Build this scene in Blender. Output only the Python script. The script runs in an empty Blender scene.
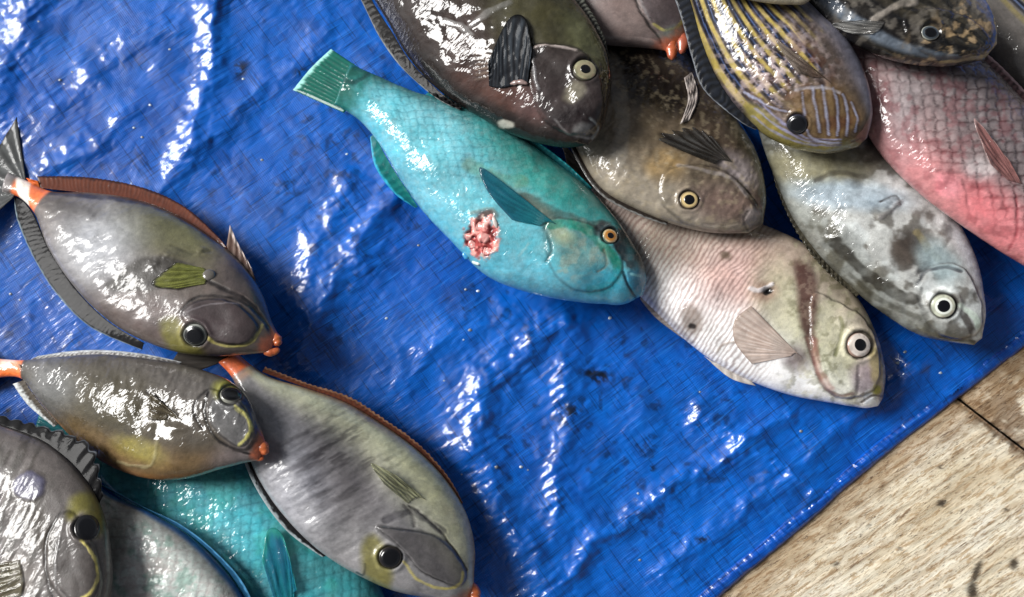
import bpy, math, random
import numpy as np
from mathutils import Vector, Matrix, Euler
random.seed(4); np.random.seed(4)
scene = bpy.context.scene
COL = scene.collection

# ------------------------------------------------------------------ camera, sky, sun, exposure
S = 0.00075                       # one photograph pixel on the tarp, in metres
W, HH = 1024, 597
LENS = 40.0
DIST = 1024 * S / 36.0 * LENS     # distance along the optical axis to the tarp
TILT = math.radians(9)
cam_d = bpy.data.cameras.new('camera'); cam = bpy.data.objects.new('camera', cam_d); COL.objects.link(cam)
cam_d.lens = LENS; cam_d.sensor_width = 36; cam_d.clip_start = 0.02; cam_d.clip_end = 60
cam.location = (0, -DIST * math.sin(TILT), DIST * math.cos(TILT))
cam.rotation_euler = (TILT, 0, 0)
scene.camera = cam

SUN_EL = math.radians(38); SUN_AZ = math.radians(163)   # azimuth of the sun measured from +x, counter-clockwise
sd = Vector((math.cos(SUN_AZ) * math.cos(SUN_EL), math.sin(SUN_AZ) * math.cos(SUN_EL), math.sin(SUN_EL)))
world = bpy.data.worlds.new('World'); scene.world = world; world.use_nodes = True
nt = world.node_tree; bg = nt.nodes['Background']
sky = nt.nodes.new('ShaderNodeTexSky'); sky.sky_type = 'NISHITA'; sky.sun_disc = False
sky.sun_elevation = SUN_EL; sky.sun_rotation = math.atan2(sd.x, sd.y)
sky.air_density = 0.7; sky.dust_density = 3.0; sky.ozone_density = 1.0
hs = nt.nodes.new('ShaderNodeHueSaturation'); hs.inputs['Saturation'].default_value = 0.35
nt.links.new(sky.outputs[0], hs.inputs['Color']); nt.links.new(hs.outputs[0], bg.inputs[0])
bg.inputs[1].default_value = 0.06
sun_d = bpy.data.lights.new('sun', 'SUN'); sun = bpy.data.objects.new('sun', sun_d); COL.objects.link(sun)
sun_d.energy = 5.0; sun_d.angle = math.radians(28); sun_d.color = (1.0, 0.985, 0.96)
sun.rotation_euler = sd.to_track_quat('Z', 'Y').to_euler()
scene.view_settings.view_transform = 'Standard'; scene.view_settings.look = 'None'
scene.view_settings.exposure = 0.05; scene.view_settings.gamma = 1
scene.view_settings.use_curve_mapping = False

# ------------------------------------------------------------------ helpers
_R = np.array(Euler((TILT, 0, 0)).to_matrix()); _C = np.array(cam.location)
def P(px, py, z):
    """point at height z on the photograph's line of sight through (px, py)"""
    px = np.asarray(px, float); py = np.asarray(py, float); z = np.broadcast_to(np.asarray(z, float), px.shape)
    k = 36.0 / 1024 / LENS
    d = np.stack([(px - W / 2) * k, -(py - HH / 2) * k, -np.ones_like(px)], -1) @ _R.T
    t = (z - _C[2]) / d[..., 2]
    return _C + d * t[..., None]

def seen(V):
    """where a point appears in the photograph's frame"""
    q = (V - _C) @ _R; k = 36.0 / 1024 / LENS
    return q[..., 0] / -q[..., 2] / k + W / 2, HH / 2 - q[..., 1] / -q[..., 2] / k

def c(r, g, b):
    v = np.array([r, g, b], float) / 255
    return np.where(v <= 0.04045, v / 12.92, ((v + 0.055) / 1.055) ** 2.4)

_T = np.random.RandomState(11).rand(256, 256)
def vn(x, y, seed=0):
    x = x + seed * 17.31; y = y + seed * 9.73
    i = np.floor(x).astype(int); j = np.floor(y).astype(int)
    f = x - i; g = y - j; f = f * f * f * (f * (f * 6 - 15) + 10); g = g * g * g * (g * (g * 6 - 15) + 10)
    a = _T[i & 255, j & 255]; b = _T[(i + 1) & 255, j & 255]; cc = _T[i & 255, (j + 1) & 255]; d = _T[(i + 1) & 255, (j + 1) & 255]
    return (a * (1 - f) + b * f) * (1 - g) + (cc * (1 - f) + d * f) * g * 1.0
def fbm(x, y, seed=0, o=4):
    r = 0; a = 0.5; n = 0
    for k in range(o):
        r = r + a * vn(x * 2 ** k, y * 2 ** k, seed + k * 3); n += a; a *= 0.55
    return r / n
def aniso(px, py, ang, lu, lv, seed=0, o=3):
    """noise stretched along angle ang (degrees, counter-clockwise in the picture)"""
    a = math.radians(ang); u = px * math.cos(a) - py * math.sin(a); v = px * math.sin(a) + py * math.cos(a)
    return fbm(u / lu, v / lv, seed, o)
def ss(e0, e1, x):
    t = np.clip((x - e0) / (e1 - e0), 0, 1); return t * t * (3 - 2 * t)
def pdist(px, py, pts, closed=False):
    best = np.full(px.shape, 1e9); pts = list(pts) + ([pts[0]] if closed else [])
    for (x0, y0), (x1, y1) in zip(pts[:-1], pts[1:]):
        dx, dy = x1 - x0, y1 - y0; L = dx * dx + dy * dy + 1e-9
        t = np.clip(((px - x0) * dx + (py - y0) * dy) / L, 0, 1)
        best = np.minimum(best, np.hypot(px - x0 - t * dx, py - y0 - t * dy))
    return best
def inside(px, py, pts):
    r = np.zeros(px.shape, bool)
    for (x0, y0), (x1, y1) in zip(pts, pts[1:] + pts[:1]):
        if y0 == y1: continue
        m = ((y0 > py) != (y1 > py)) & (px < (x1 - x0) * (py - y0) / (y1 - y0) + x0)
        r ^= m
    return r
def smooth_pts(pts, n=6, closed=False):
    pts = np.array(pts, float)
    if len(pts) < 3: return [tuple(p) for p in pts]
    out = []; N = len(pts)
    rng = range(N) if closed else range(N - 1)
    for i in rng:
        g = (lambda k: pts[k % N]) if closed else (lambda k: pts[min(max(k, 0), N - 1)])
        p0, p1, p2, p3 = g(i - 1), g(i), g(i + 1), g(i + 2)
        for k in range(n):
            t = k / n
            out.append(tuple(0.5 * ((2 * p1) + (-p0 + p2) * t + (2 * p0 - 5 * p1 + 4 * p2 - p3) * t * t + (-p0 + 3 * p1 - 3 * p2 + p3) * t ** 3)))
    if not closed: out.append(tuple(pts[-1]))
    return out
def resample(pts, n):
    p = np.array(smooth_pts(pts, 10)); d = np.r_[0, np.cumsum(np.hypot(*np.diff(p, axis=0).T))]
    t = np.linspace(0, d[-1], n)
    return np.stack([np.interp(t, d, p[:, 0]), np.interp(t, d, p[:, 1])], -1)

class Paint:
    """albedo and relief of one surface, both functions of a place on that surface"""
    def __init__(s, px, py, sv=None, tv=None):
        s.x, s.y, s.s, s.t = px, py, sv, tv
        s.col = np.zeros(px.shape + (3,)); s.d = np.zeros(px.shape)
        s.wx = px + (fbm(px / 9, py / 9, 41, 3) - .5) * 5; s.wy = py + (fbm(px / 9, py / 9, 57, 3) - .5) * 5
    def fill(s, q): s.col[:] = q; return s
    def mix(s, m, q):
        m = np.clip(m, 0, 1)[..., None]; s.col = s.col * (1 - m) + np.asarray(q) * m; return s
    def mul(s, m): s.col = s.col * np.clip(m, 0.02, 4)[..., None]; return s
    def blob(s, x, y, rx, ry, ang, q, k=1, soft=.5):
        a = math.radians(ang); dx = s.wx - x; dy = s.wy - y
        u = dx * math.cos(a) - dy * math.sin(a); v = dx * math.sin(a) + dy * math.cos(a)
        return s.mix((1 - ss(1 - soft, 1 + soft, np.hypot(u / rx, v / ry))) * k, q)
    def line(s, pts, w, q, k=1, soft=1.2, disp=0, wob=True):
        X, Y = (s.x * .6 + s.wx * .4, s.y * .6 + s.wy * .4) if wob else (s.x, s.y)
        w2 = w / 2 * (.55 + .8 * vn(s.x / 6, s.y / 6, 77)); m = (1 - ss(w2 - .2, w2 + soft * .8, pdist(X, Y, smooth_pts(pts)))) * (.55 + .7 * vn(s.x / 8, s.y / 8, 78)).clip(0, 1); disp *= .8
        if disp: s.d += disp * m
        if q is not None: s.mix(m * k, q)
        return s
    def poly(s, pts, q, k=1, soft=3, disp=0):
        pp = smooth_pts(pts, 5, True); X, Y = (s.wx + s.x) / 2, (s.wy + s.y) / 2
        d = pdist(X, Y, pp, True); d = np.where(inside(X, Y, pp), -d, d)
        m = 1 - ss(-soft, soft, d)
        if disp: s.d += disp * m
        if q is not None: s.mix(m * k, q)
        return s
    def snout(s, q=None): return s.mix(ss(.955, .99, s.s + (fbm(s.x / 5, s.y / 5, 70) - .5) * .02) * .9, c(186, 100, 58))
    def socket(s, x, y, r):
        d = np.hypot(s.x - x, s.y - y) + (fbm(s.x / 6, s.y / 6, 66) - .5) * 2
        s.d += 1.8 * np.exp(-((d - r * 1.32) / (r * .22)) ** 2) - 2.2 * (1 - ss(r * .8, r * 1.15, d))
        s.mix(np.exp(-((d - r * 1.04) / 1.6) ** 2) * .85, c(22, 18, 16)); s.mul(1 + .18 * np.exp(-((d - r * 1.4) / (r * .25)) ** 2))
        return s
    def step(s, pts, h, soft=1.0):
        pp = smooth_pts(pts, 5, True); d = pdist(s.x, s.y, pp, True); d = np.where(inside(s.x, s.y, pp), -d, d) + (fbm(s.x / 10, s.y / 10, 68) - .5) * 3
        s.d += h * (1 - ss(-soft, soft, d)) * ss(40, 4, -d) + h * .35 * (1 - ss(-soft, soft, d)); s.mul(1 - .4 * np.exp(-((d - .8) / 1.3) ** 2)); return s  # raises a plate and paints shade into the colour along its rim
    def mottle(s, sc, amp, seed=0, o=4): return s.mul(1 + (fbm(s.x / sc, s.y / sc, seed, o) - .5) * 2 * amp)
    def streak(s, ang, lu, lv, amp, seed=0): return s.mul(1 + (aniso(s.x, s.y, ang, lu, lv, seed) - .5) * 2 * amp)

def scales(px, py, ang, su, sv, warp=3, seed=5):
    """overlapping scales: returns (edge line 0..1, height 0..1); ang points from head to tail"""
    X = px + (fbm(px / 30, py / 30, seed) - .5) * warp * 4; Y = py + (fbm(px / 30, py / 30, seed + 9) - .5) * warp * 4
    a = math.radians(ang); u = X * math.cos(a) - Y * math.sin(a); v = X * math.sin(a) + Y * math.cos(a)
    u = u / su; v = v / sv
    best = np.full(px.shape, 1e9); rr = np.ones(px.shape)
    r0 = np.floor(u * 2).astype(int)
    for k in range(-3, 2):
        row = r0 + k; cu = row / 2.0; off = (row & 1) * .5
        cv = np.round(v - off) + off
        d = np.hypot((u - cu) * 1.0, (v - cv) * 1.55)
        ok = (d < .86) & (cu < best)
        rr = np.where(ok, d / .86, rr); best = np.where(ok, cu, best)
    return ss(.74, .98, rr), 1 - rr ** 2

def mesh_obj(name, verts, faces, mat, parent=None, cols=None, smooth=True):
    me = bpy.data.meshes.new(name)
    verts = np.asarray(verts, np.float32).reshape(-1, 3); faces = np.asarray(faces, np.int32)
    if parent is not None: verts = verts - np.array(parent.matrix_world.translation if parent.parent else parent.location, np.float32)
    k = faces.shape[1]; nf = len(faces)
    me.vertices.add(len(verts)); me.vertices.foreach_set('co', verts.ravel())
    me.loops.add(nf * k); me.loops.foreach_set('vertex_index', faces.ravel())
    me.polygons.add(nf); me.polygons.foreach_set('loop_start', np.arange(0, nf * k, k, dtype=np.int32))
    me.polygons.foreach_set('loop_total', np.full(nf, k, np.int32))
    me.polygons.foreach_set('use_smooth', np.full(nf, smooth, bool))
    me.update(calc_edges=True); me.validate()
    if cols is not None:
        at = me.color_attributes.new('Col', 'FLOAT_COLOR', 'POINT')
        a = np.ones((len(verts), 4), np.float32); a[:, :3] = np.clip(cols, 0, 1).reshape(-1, 3)
        at.data.foreach_set('color', a.ravel())
    me.materials.append(mat)
    o = bpy.data.objects.new(name, me); COL.objects.link(o)
    if parent is not None: o.parent = parent
    return o
def child_at(name, verts, faces, mat, parent, root, cols=None, smooth=True):
    """a part of a thing, or a sub-part of a part, whose mesh is kept in the thing's own space"""
    o = mesh_obj(name, np.asarray(verts, float).reshape(-1, 3) - np.array(root.location), faces, mat, None, cols, smooth)
    o.parent = parent
    return o
def grid_faces(n, m, wrap=False, off=0):
    i, j = np.meshgrid(np.arange(n - 1), np.arange(m if wrap else m - 1), indexing='ij')
    j2 = (j + 1) % m
    return (np.stack([i * m + j, i * m + j2, (i + 1) * m + j2, (i + 1) * m + j], -1).reshape(-1, 4) + off)

# ------------------------------------------------------------------ materials
def new_mat(name):
    m = bpy.data.materials.new(name); m.use_nodes = True
    return m, m.node_tree, m.node_tree.nodes['Principled BSDF']
def noise(nt, vec, scale, detail=3, rough=.6, dist=0):
    n = nt.nodes.new('ShaderNodeTexNoise'); n.inputs['Scale'].default_value = scale; n.inputs['Detail'].default_value = detail
    n.inputs['Roughness'].default_value = rough; n.inputs['Distortion'].default_value = dist
    nt.links.new(vec, n.inputs['Vector']); return n.outputs['Fac']
def bump(nt, h, strength, dist, prev=None):
    b = nt.nodes.new('ShaderNodeBump'); b.inputs['Strength'].default_value = strength; b.inputs['Distance'].default_value = dist
    nt.links.new(h, b.inputs['Height'])
    if prev is not None: nt.links.new(prev, b.inputs['Normal'])
    return b.outputs['Normal']
def mapping(nt, rot=0, scale=(1, 1, 1)):
    tc = nt.nodes.new('ShaderNodeTexCoord'); mp = nt.nodes.new('ShaderNodeMapping')
    mp.inputs['Rotation'].default_value[2] = rot; 
    mp2 = nt.nodes.new('ShaderNodeMapping'); mp2.inputs['Scale'].default_value = scale
    nt.links.new(tc.outputs['Object'], mp.inputs[0]); nt.links.new(mp.outputs[0], mp2.inputs[0]); return mp2.outputs[0]
def mathn(nt, op, a, b):
    n = nt.nodes.new('ShaderNodeMath'); n.operation = op
    for k, v in enumerate((a, b)):
        if isinstance(v, (int, float)): n.inputs[k].default_value = v
        else: nt.links.new(v, n.inputs[k])
    return n.outputs[0]
def ramp(nt, f, stops):
    r = nt.nodes.new('ShaderNodeValToRGB'); e = r.color_ramp.elements
    while len(e) < len(stops): e.new(.5)
    for k, (p, q) in enumerate(stops): e[k].position = p; e[k].color = (*q, 1)
    nt.links.new(f, r.inputs[0]); return r.outputs[0]
def mixrgb(nt, f, a, b, mode='MIX'):
    n = nt.nodes.new('ShaderNodeMix'); n.data_type = 'RGBA'; n.blend_type = mode
    if isinstance(f, (int, float)): n.inputs[0].default_value = f
    else: nt.links.new(f, n.inputs[0])
    for k, v in ((6, a), (7, b)):
        if isinstance(v, tuple): n.inputs[k].default_value = (*v, 1)
        else: nt.links.new(v, n.inputs[k])
    return n.outputs[2]

def skin(name, rough=.35, coat=1.0, coat_rough=.08, wet=.6, fine=.35, rot=-40, spec=.1):
    """wet fish skin: colour from the painted attribute, slime relief under a clear wet coat"""
    m, nt, b = new_mat(name)
    at = nt.nodes.new('ShaderNodeAttribute'); at.attribute_name = 'Col'
    v = mapping(nt, math.radians(rot), (1, 2.2, 1)); iso = mapping(nt)
    n1 = noise(nt, v, 700, 2, .5); n2 = noise(nt, iso, 80, 1, .4, .6); n3 = noise(nt, v, 210, 1, .5, .6)
    n4 = noise(nt, iso, 1800, 2, .5)
    f = mathn(nt, 'MULTIPLY_ADD', n1, .36); nt.nodes[-1].inputs[2].default_value = .80
    hsv = nt.nodes.new('ShaderNodeHueSaturation'); nt.links.new(at.outputs['Color'], hsv.inputs['Color']); nt.links.new(f, hsv.inputs['Value'])
    nt.links.new(hsv.outputs[0], b.inputs['Base Color'])
    r = mathn(nt, 'MULTIPLY_ADD', n3, .3); nt.nodes[-1].inputs[2].default_value = rough
    nt.links.new(r, b.inputs['Roughness'])
    bn = bump(nt, n4, fine, .0004, bump(nt, n1, fine, .0007)); nt.links.new(bn, b.inputs['Normal'])
    b.inputs['Specular IOR Level'].default_value = spec
    b.inputs['Coat Weight'].default_value = coat; b.inputs['Coat Roughness'].default_value = coat_rough; b.inputs['Coat IOR'].default_value = 1.45
    msk = ramp(nt, noise(nt, iso, 38, 1, .5), [(.35, (.15, .15, .15)), (.62, (1, 1, 1))])
    n3m = mathn(nt, 'MULTIPLY', mathn(nt, 'SUBTRACT', n3, .5), msk)
    cn = bump(nt, n3m, 1, .0011 * wet, bump(nt, n2, 1, .0016 * wet)); nt.links.new(cn, b.inputs['Coat Normal'])
    return m
M_skin = skin('wet_fish_skin'); 
M_gloss = skin('very_wet_fish_skin', .36, 1, .03, .8, .4)
M_slick = skin('slick_dark_fish_skin', .34, 1, .02, .5, .4)
M_satin = skin('smooth_grey_fish_skin', .3, .7, .08, .45, .3, spec=.45)
M_fin = skin('fin_membrane', .4, .45, .1, .25, .15)
M_film = skin('thin_side_fin', .35, .8, .07, .35, .2)
M_film.node_tree.nodes['Principled BSDF'].inputs['Alpha'].default_value = .62
M_finm = skin('dull_black_fin', .5, .12, .12, .15, .05, spec=.1)
def plain(name, col, rough=.3, coat=0, spec=.5):
    m, nt, b = new_mat(name); v = mapping(nt); n = noise(nt, v, 600)
    nt.links.new(mixrgb(nt, n, tuple(col * .7), tuple(np.clip(col * 1.25, 0, 1))), b.inputs['Base Color'])
    b.inputs['Roughness'].default_value = rough; b.inputs['Coat Weight'].default_value = coat; b.inputs['Coat Roughness'].default_value = .03
    nt.links.new(bump(nt, noise(nt, v, 900), .2, .0003), b.inputs['Normal']); return m
M_pupil = plain('black_pupil', c(10, 10, 12), .08, 1)
def attr_mat(name, rough, coat, cr=.03, bumpd=.0003):
    m, nt, b = new_mat(name); at = nt.nodes.new('ShaderNodeAttribute'); at.attribute_name = 'Col'
    nt.links.new(at.outputs['Color'], b.inputs['Base Color']); b.inputs['Roughness'].default_value = rough
    b.inputs['Coat Weight'].default_value = coat; b.inputs['Coat Roughness'].default_value = cr
    nt.links.new(bump(nt, noise(nt, mapping(nt), 900), .3, bumpd), b.inputs['Normal']); return m
M_eye = attr_mat('eye_surface', .2, 1)
M_flesh = attr_mat('raw_flesh', .3, .8, .1)
M_lip = attr_mat('orange_lip', .35, .8, .12, .0006)

# ------------------------------------------------------------------ the floor of weathered painted planks
def plank_material():
    m, nt, b = new_mat('weathered_cream_plank')
    v = mapping(nt, math.radians(-33), (1, 1, 1))
    def st(sx, sy):
        mp = nt.nodes.new('ShaderNodeMapping'); mp.inputs['Scale'].default_value = (sx, sy, 1); nt.links.new(v, mp.inputs[0]); return mp.outputs[0]
    grain = noise(nt, st(1, 14), 16, 6, .72, .6)
    fineg = noise(nt, st(1, 5), 220, 4, .7)
    patch = noise(nt, st(1, 1.8), 14, 5, .65, .4)
    chips = noise(nt, st(1, 4.2), 78, 6, .8, .35)
    speck = noise(nt, st(1, 3.0), 150, 5, .8, .2)
    base = ramp(nt, patch, [(.25, tuple(c(206, 190, 158))), (.5, tuple(c(238, 228, 204))), (.75, tuple(c(246, 240, 224)))])
    base = mixrgb(nt, ramp(nt, chips, [(.50, (0, 0, 0)), (.57, (.9, .9, .9))]), base, tuple(c(186, 160, 124)))
    mk = mathn(nt, 'MULTIPLY_ADD', fineg, .5); nt.links.new(grain, nt.nodes[-1].inputs[2])
    base = mixrgb(nt, ramp(nt, mk, [(.82, (0, 0, 0)), (.95, (.9, .9, .9))]), base, tuple(c(120, 92, 62)))
    base = mixrgb(nt, ramp(nt, speck, [(.585, (0, 0, 0)), (.64, (.85, .85, .85))]), base, tuple(c(92, 68, 44)))
    at = nt.nodes.new('ShaderNodeAttribute'); at.attribute_name = 'Col'
    base = mixrgb(nt, 1.0, base, at.outputs['Color'], 'MULTIPLY')
    nt.links.new(base, b.inputs['Base Color'])
    b.inputs['Roughness'].default_value = .62
    nn = bump(nt, chips, .8, .0016, bump(nt, fineg, .6, .0012, bump(nt, grain, .6, .003)))
    nt.links.new(nn, b.inputs['Normal']); return m
M_plank = plank_material()
m_gap, gnt, gb = new_mat('dark_grime_under_planks'); gb.inputs['Base Color'].default_value = (.018, .012, .008, 1); gb.inputs['Roughness'].default_value = .9
gnt.links.new(mixrgb(gnt, noise(gnt, mapping(gnt), 80), (.012, .008, .006), (.05, .035, .022)), gb.inputs['Base Color'])
q = np.array([P(x, y, -.022) for x, y in ((-1500, -1100), (2500, -1100), (2500, 1700), (-1500, 1700))])
floor = mesh_obj('floor', np.r_[q, q - [0, 0, .03]], [(3, 2, 1, 0), (4, 5, 6, 7), (0, 1, 5, 4), (1, 2, 6, 5), (2, 3, 7, 6), (3, 0, 4, 7)], m_gap, smooth=False)
floor['kind'] = 'structure'
SG = np.array([.79, .61]); GR = np.array([.83, -.555]); O0 = np.array([962., 402.])
def plank(a0, a1, g0, g1, dense):
    """a0..a1 along the end joint, g0..g1 along the grain, in photograph pixels"""
    na, ng = (int((a1 - a0) / 2.5), int((g1 - g0) / 2.5)) if dense else (14, 40)
    ga = .5; A, G = np.meshgrid(np.linspace(a0, a1, na), np.linspace(g0, g1, ng), indexing='ij')
    px = O0[0] + SG[0] * A + GR[0] * G; py = O0[1] + SG[1] * A + GR[1] * G
    eg = np.minimum(np.minimum(A - a0, a1 - A), np.minimum(G - g0, g1 - G))
    rag = (fbm(px / 7, py / 7, 3) - .5) * 8
    z = -0.0012 - .0035 * (1 - ss(0, 3.5, eg + rag)) + (aniso(px, py, 33.7, 60, 7, 4) - .5) * .0016 + (fbm(px / 90, py / 90, 8) - .5) * .002
    p = Paint(px, py).fill(np.ones(3))
    p.mix((1 - ss(0, 6, eg + rag * 1.6)) * .85, (.16, .10, .06))
    p.mix(ss(.5, .66, aniso(px, py, 33.7, 110, 14, 6)) * .32, (.72, .6, .46)); p.mix(ss(.6, .7, aniso(px, py, 33.7, 70, 3.4, 26)) * .5, (.4, .3, .2))
    for x, y, rx, ry, a in ((1014, 565, 5, 5, 0), (977, 572, 4, 12, -20), (972, 590, 5, 9, 10), (941, 504, 5, 3, 30), (836, 564, 2.5, 3, 0), (994, 436, 3, 2, 0), (940, 466, 2, 2, 0), (1006, 510, 2, 2, 0), (900, 548, 2, 1.5, 0), (868, 525, 1.5, 2, 0)):
        p.blob(x, y, rx, ry, a, (.06, .045, .03), .95, .35)
    # damp brown stain on the second board past the joint, and along the tarp's edge
    p.mix(ss(.38, .52, fbm(px / 14, py / 14, 12)) * ss(1, 8, G) * .85, (.26, .18, .12)); p.mix((1 - ss(2, 16, np.abs(G) + (fbm(px / 8, py / 8, 13) - .5) * 22)) * .8, (.22, .15, .1))
    p.mix((1 - ss(6, 46, pdist(px, py, [(690, 620), (872, 466), (1040, 338)]) + (fbm(px / 10, py / 10, 9) - .5) * 40)) * .7, (.42, .30, .19))
    n, m = px.shape
    top = P(px, py, z).reshape(-1, 3)
    b = np.array([(0, 0), (n - 1, 0), (n - 1, m - 1), (0, m - 1)])
    idx = np.r_[np.arange(m), np.arange(1, n) * m + m - 1, (n - 1) * m + np.arange(m - 2, -1, -1), np.arange(n - 2, 0, -1) * m]
    low = top[idx].copy(); low[:, 2] = -.0215; N = len(idx); base = n * m
    side = np.stack([idx, np.roll(idx, -1), base + (np.arange(N) + 1) % N, base + np.arange(N)], -1)
    mesh_obj('plank', np.r_[top, low], np.r_[grid_faces(n, m), side], M_plank, floor, np.r_[p.col.reshape(-1, 3), p.col.reshape(-1, 3)[idx]])
plank(-170, 330, -560, -1.0, True); plank(-170, 330, 1.2, 160, True)
plank(-170, 330, -1300, -564.4, False); plank(-170, 330, 164.4, 900, False)
for a0, a1 in ((-1180, -678), (-674, -174), (334, 834), (838, 1338)):
    for g0, g1 in ((-1300, -402), (-397.6, 498), (502.4, 1100)): plank(a0, a1, g0, g1, False)

# ------------------------------------------------------------------ the blue tarp
EDGE = [(300, 925), (440, 815), (560, 722), (640, 660), (719, 597), (800, 529), (872, 466), (958, 398), (1024, 347), (1100, 288), (1250, 172), (1500, -20)]
EDGEF = smooth_pts(EDGE)
def edge_side(px, py):       # >0 on the tarp
    e = np.array(EDGEF); return np.interp(px, e[:, 0], e[:, 1]) - py
FOLDS = [  # polyline, height px, half width px
    ([(222, -30), (212, 30), (204, 90), (196, 150)], 3.2, 11),
    ([(404, 178), (385, 200), (360, 250), (318, 300), (300, 350)], 4.2, 15),
    ([(345, 185), (322, 240), (300, 300)], 2.5, 12),
    ([(560, 330), (505, 362), (480, 405), (482, 450), (497, 500), (530, 560), (560, 620)], 5.5, 17),
    ([(572, 372), (562, 420), (555, 470), (560, 520)], 3.8, 13),
    ([(500, 320), (440, 345), (400, 380)], 2.2, 12),
    ([(560, 575), (600, 538), (640, 508), (710, 468), (790, 420)], 3.2, 7),
    ([(700, 415), (760, 450), (812, 492)], 2.8, 9),
    ([(660, 580), (740, 515), (830, 440), (920, 372)], 2.6, 9),
    ([(40, -20), (10, 60), (-10, 110)], 3.0, 14),
    ([(130, 120), (60, 160), (10, 200)], 1.8, 7),
    ([(20, 130), (120, 60), (240, -10)], 1.6, 10),
    ([(640, 420), (600, 460), (580, 520)], 1.6, 16),
    ([(330, 30), (300, 60), (200, 150), (110, 240)], 1.6, 9),
    ([(880, 330), (930, 380), (990, 400)], 1.6, 10),
    ([(990, 300), (940, 350), (880, 390)], 1.5, 9)]
def tarp_h(px, py):
    wx = px + (fbm(px / 35, py / 35, 21) - .5) * 26; wy = py + (fbm(px / 35, py / 35, 23) - .5) * 26
    h = np.full(px.shape, 2.6); fm = np.zeros(px.shape)
    for pts, a, w in FOLDS:
        d = pdist(wx, wy, smooth_pts(pts, 4)); g_ = np.exp(-(d / (w * 1.35)) ** 1.5); h += 1.95 * a * g_ * (.7 + .6 * fbm(px / 25, py / 25, 31)); fm = np.maximum(fm, np.exp(-(d / (w * 1.9)) ** 2) * min(1, a / 3.5))
    h += (fbm(px / 120, py / 120, 2, 3) - .5) * 9
    r = aniso(px, py, 34, 55, 9, 14, 3); h += (np.abs(r - .5)) * .9
    r2 = aniso(px, py, 34, 15, 3.8, 15, 3); h += (r2 - .5) * (.2 + .7 * ss(.45, .7, fbm(px / 45, py / 45, 19)) + 3.4 * fm)
    r3 = aniso(px, py, -54, 60, 8, 24, 2); h += (r3 - .5) * .4
    for sc, am, sd in ((42, .8, 51), (19, .2, 53)):
        n_ = fbm(wx / sc, wy / sc, sd, 2); h += am * (1 - ss(0, .16, np.abs(n_ - .5))) * fbm(px / 60, py / 60, sd + 1)
    return np.maximum(h, .8)
def axis(a, b, lo, hi, d):
    return np.r_[np.linspace(lo, a, int((a - lo) / 9), endpoint=False), np.arange(a, b, d), np.linspace(b, hi, int((hi - b) / 9))]
gx = axis(-14, 1040, -420, 1500, 1.9); gy = axis(-14, 612, -420, 930, 1.9)
TX, TY = np.meshgrid(gx, gy, indexing='ij')
th = tarp_h(TX, TY) * S
pt = Paint(TX, TY).fill(c(0, 102, 206))
pt.mix(ss(.35, .7, fbm(TX / 110, TY / 110, 71)) * .35, c(2, 66, 164))
pt.mix(ss(.62, .72, aniso(TX, TY, 34, 60, 3, 33)) * .25, c(30, 110, 214))
pt.mix(ss(.55, .8, aniso(TX, TY, -56, 60, 4, 35)) * .3, c(0, 54, 140))
pt.mix(ss(.54, .74, fbm(TX / 30, TY / 30, 77, 5)) * .28, c(6, 44, 104)); pt.mix(ss(.6, .75, fbm(TX / 9, TY / 9, 79, 4)) * ss(.5, .65, fbm(TX / 80, TY / 80, 80)) * .6, c(10, 24, 50))
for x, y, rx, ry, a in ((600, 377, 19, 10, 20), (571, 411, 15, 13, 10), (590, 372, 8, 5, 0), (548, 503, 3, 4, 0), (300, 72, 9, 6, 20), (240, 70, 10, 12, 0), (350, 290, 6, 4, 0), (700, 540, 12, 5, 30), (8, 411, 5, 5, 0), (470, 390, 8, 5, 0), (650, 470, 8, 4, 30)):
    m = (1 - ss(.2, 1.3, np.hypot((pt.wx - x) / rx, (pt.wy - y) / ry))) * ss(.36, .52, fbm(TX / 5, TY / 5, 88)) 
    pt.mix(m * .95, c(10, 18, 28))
pts3 = P(TX, TY, th)
es = edge_side(TX, TY); n, m = TX.shape
gf = grid_faces(n, m)
keep = (es.ravel()[gf] > 7).all(1)
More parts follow.
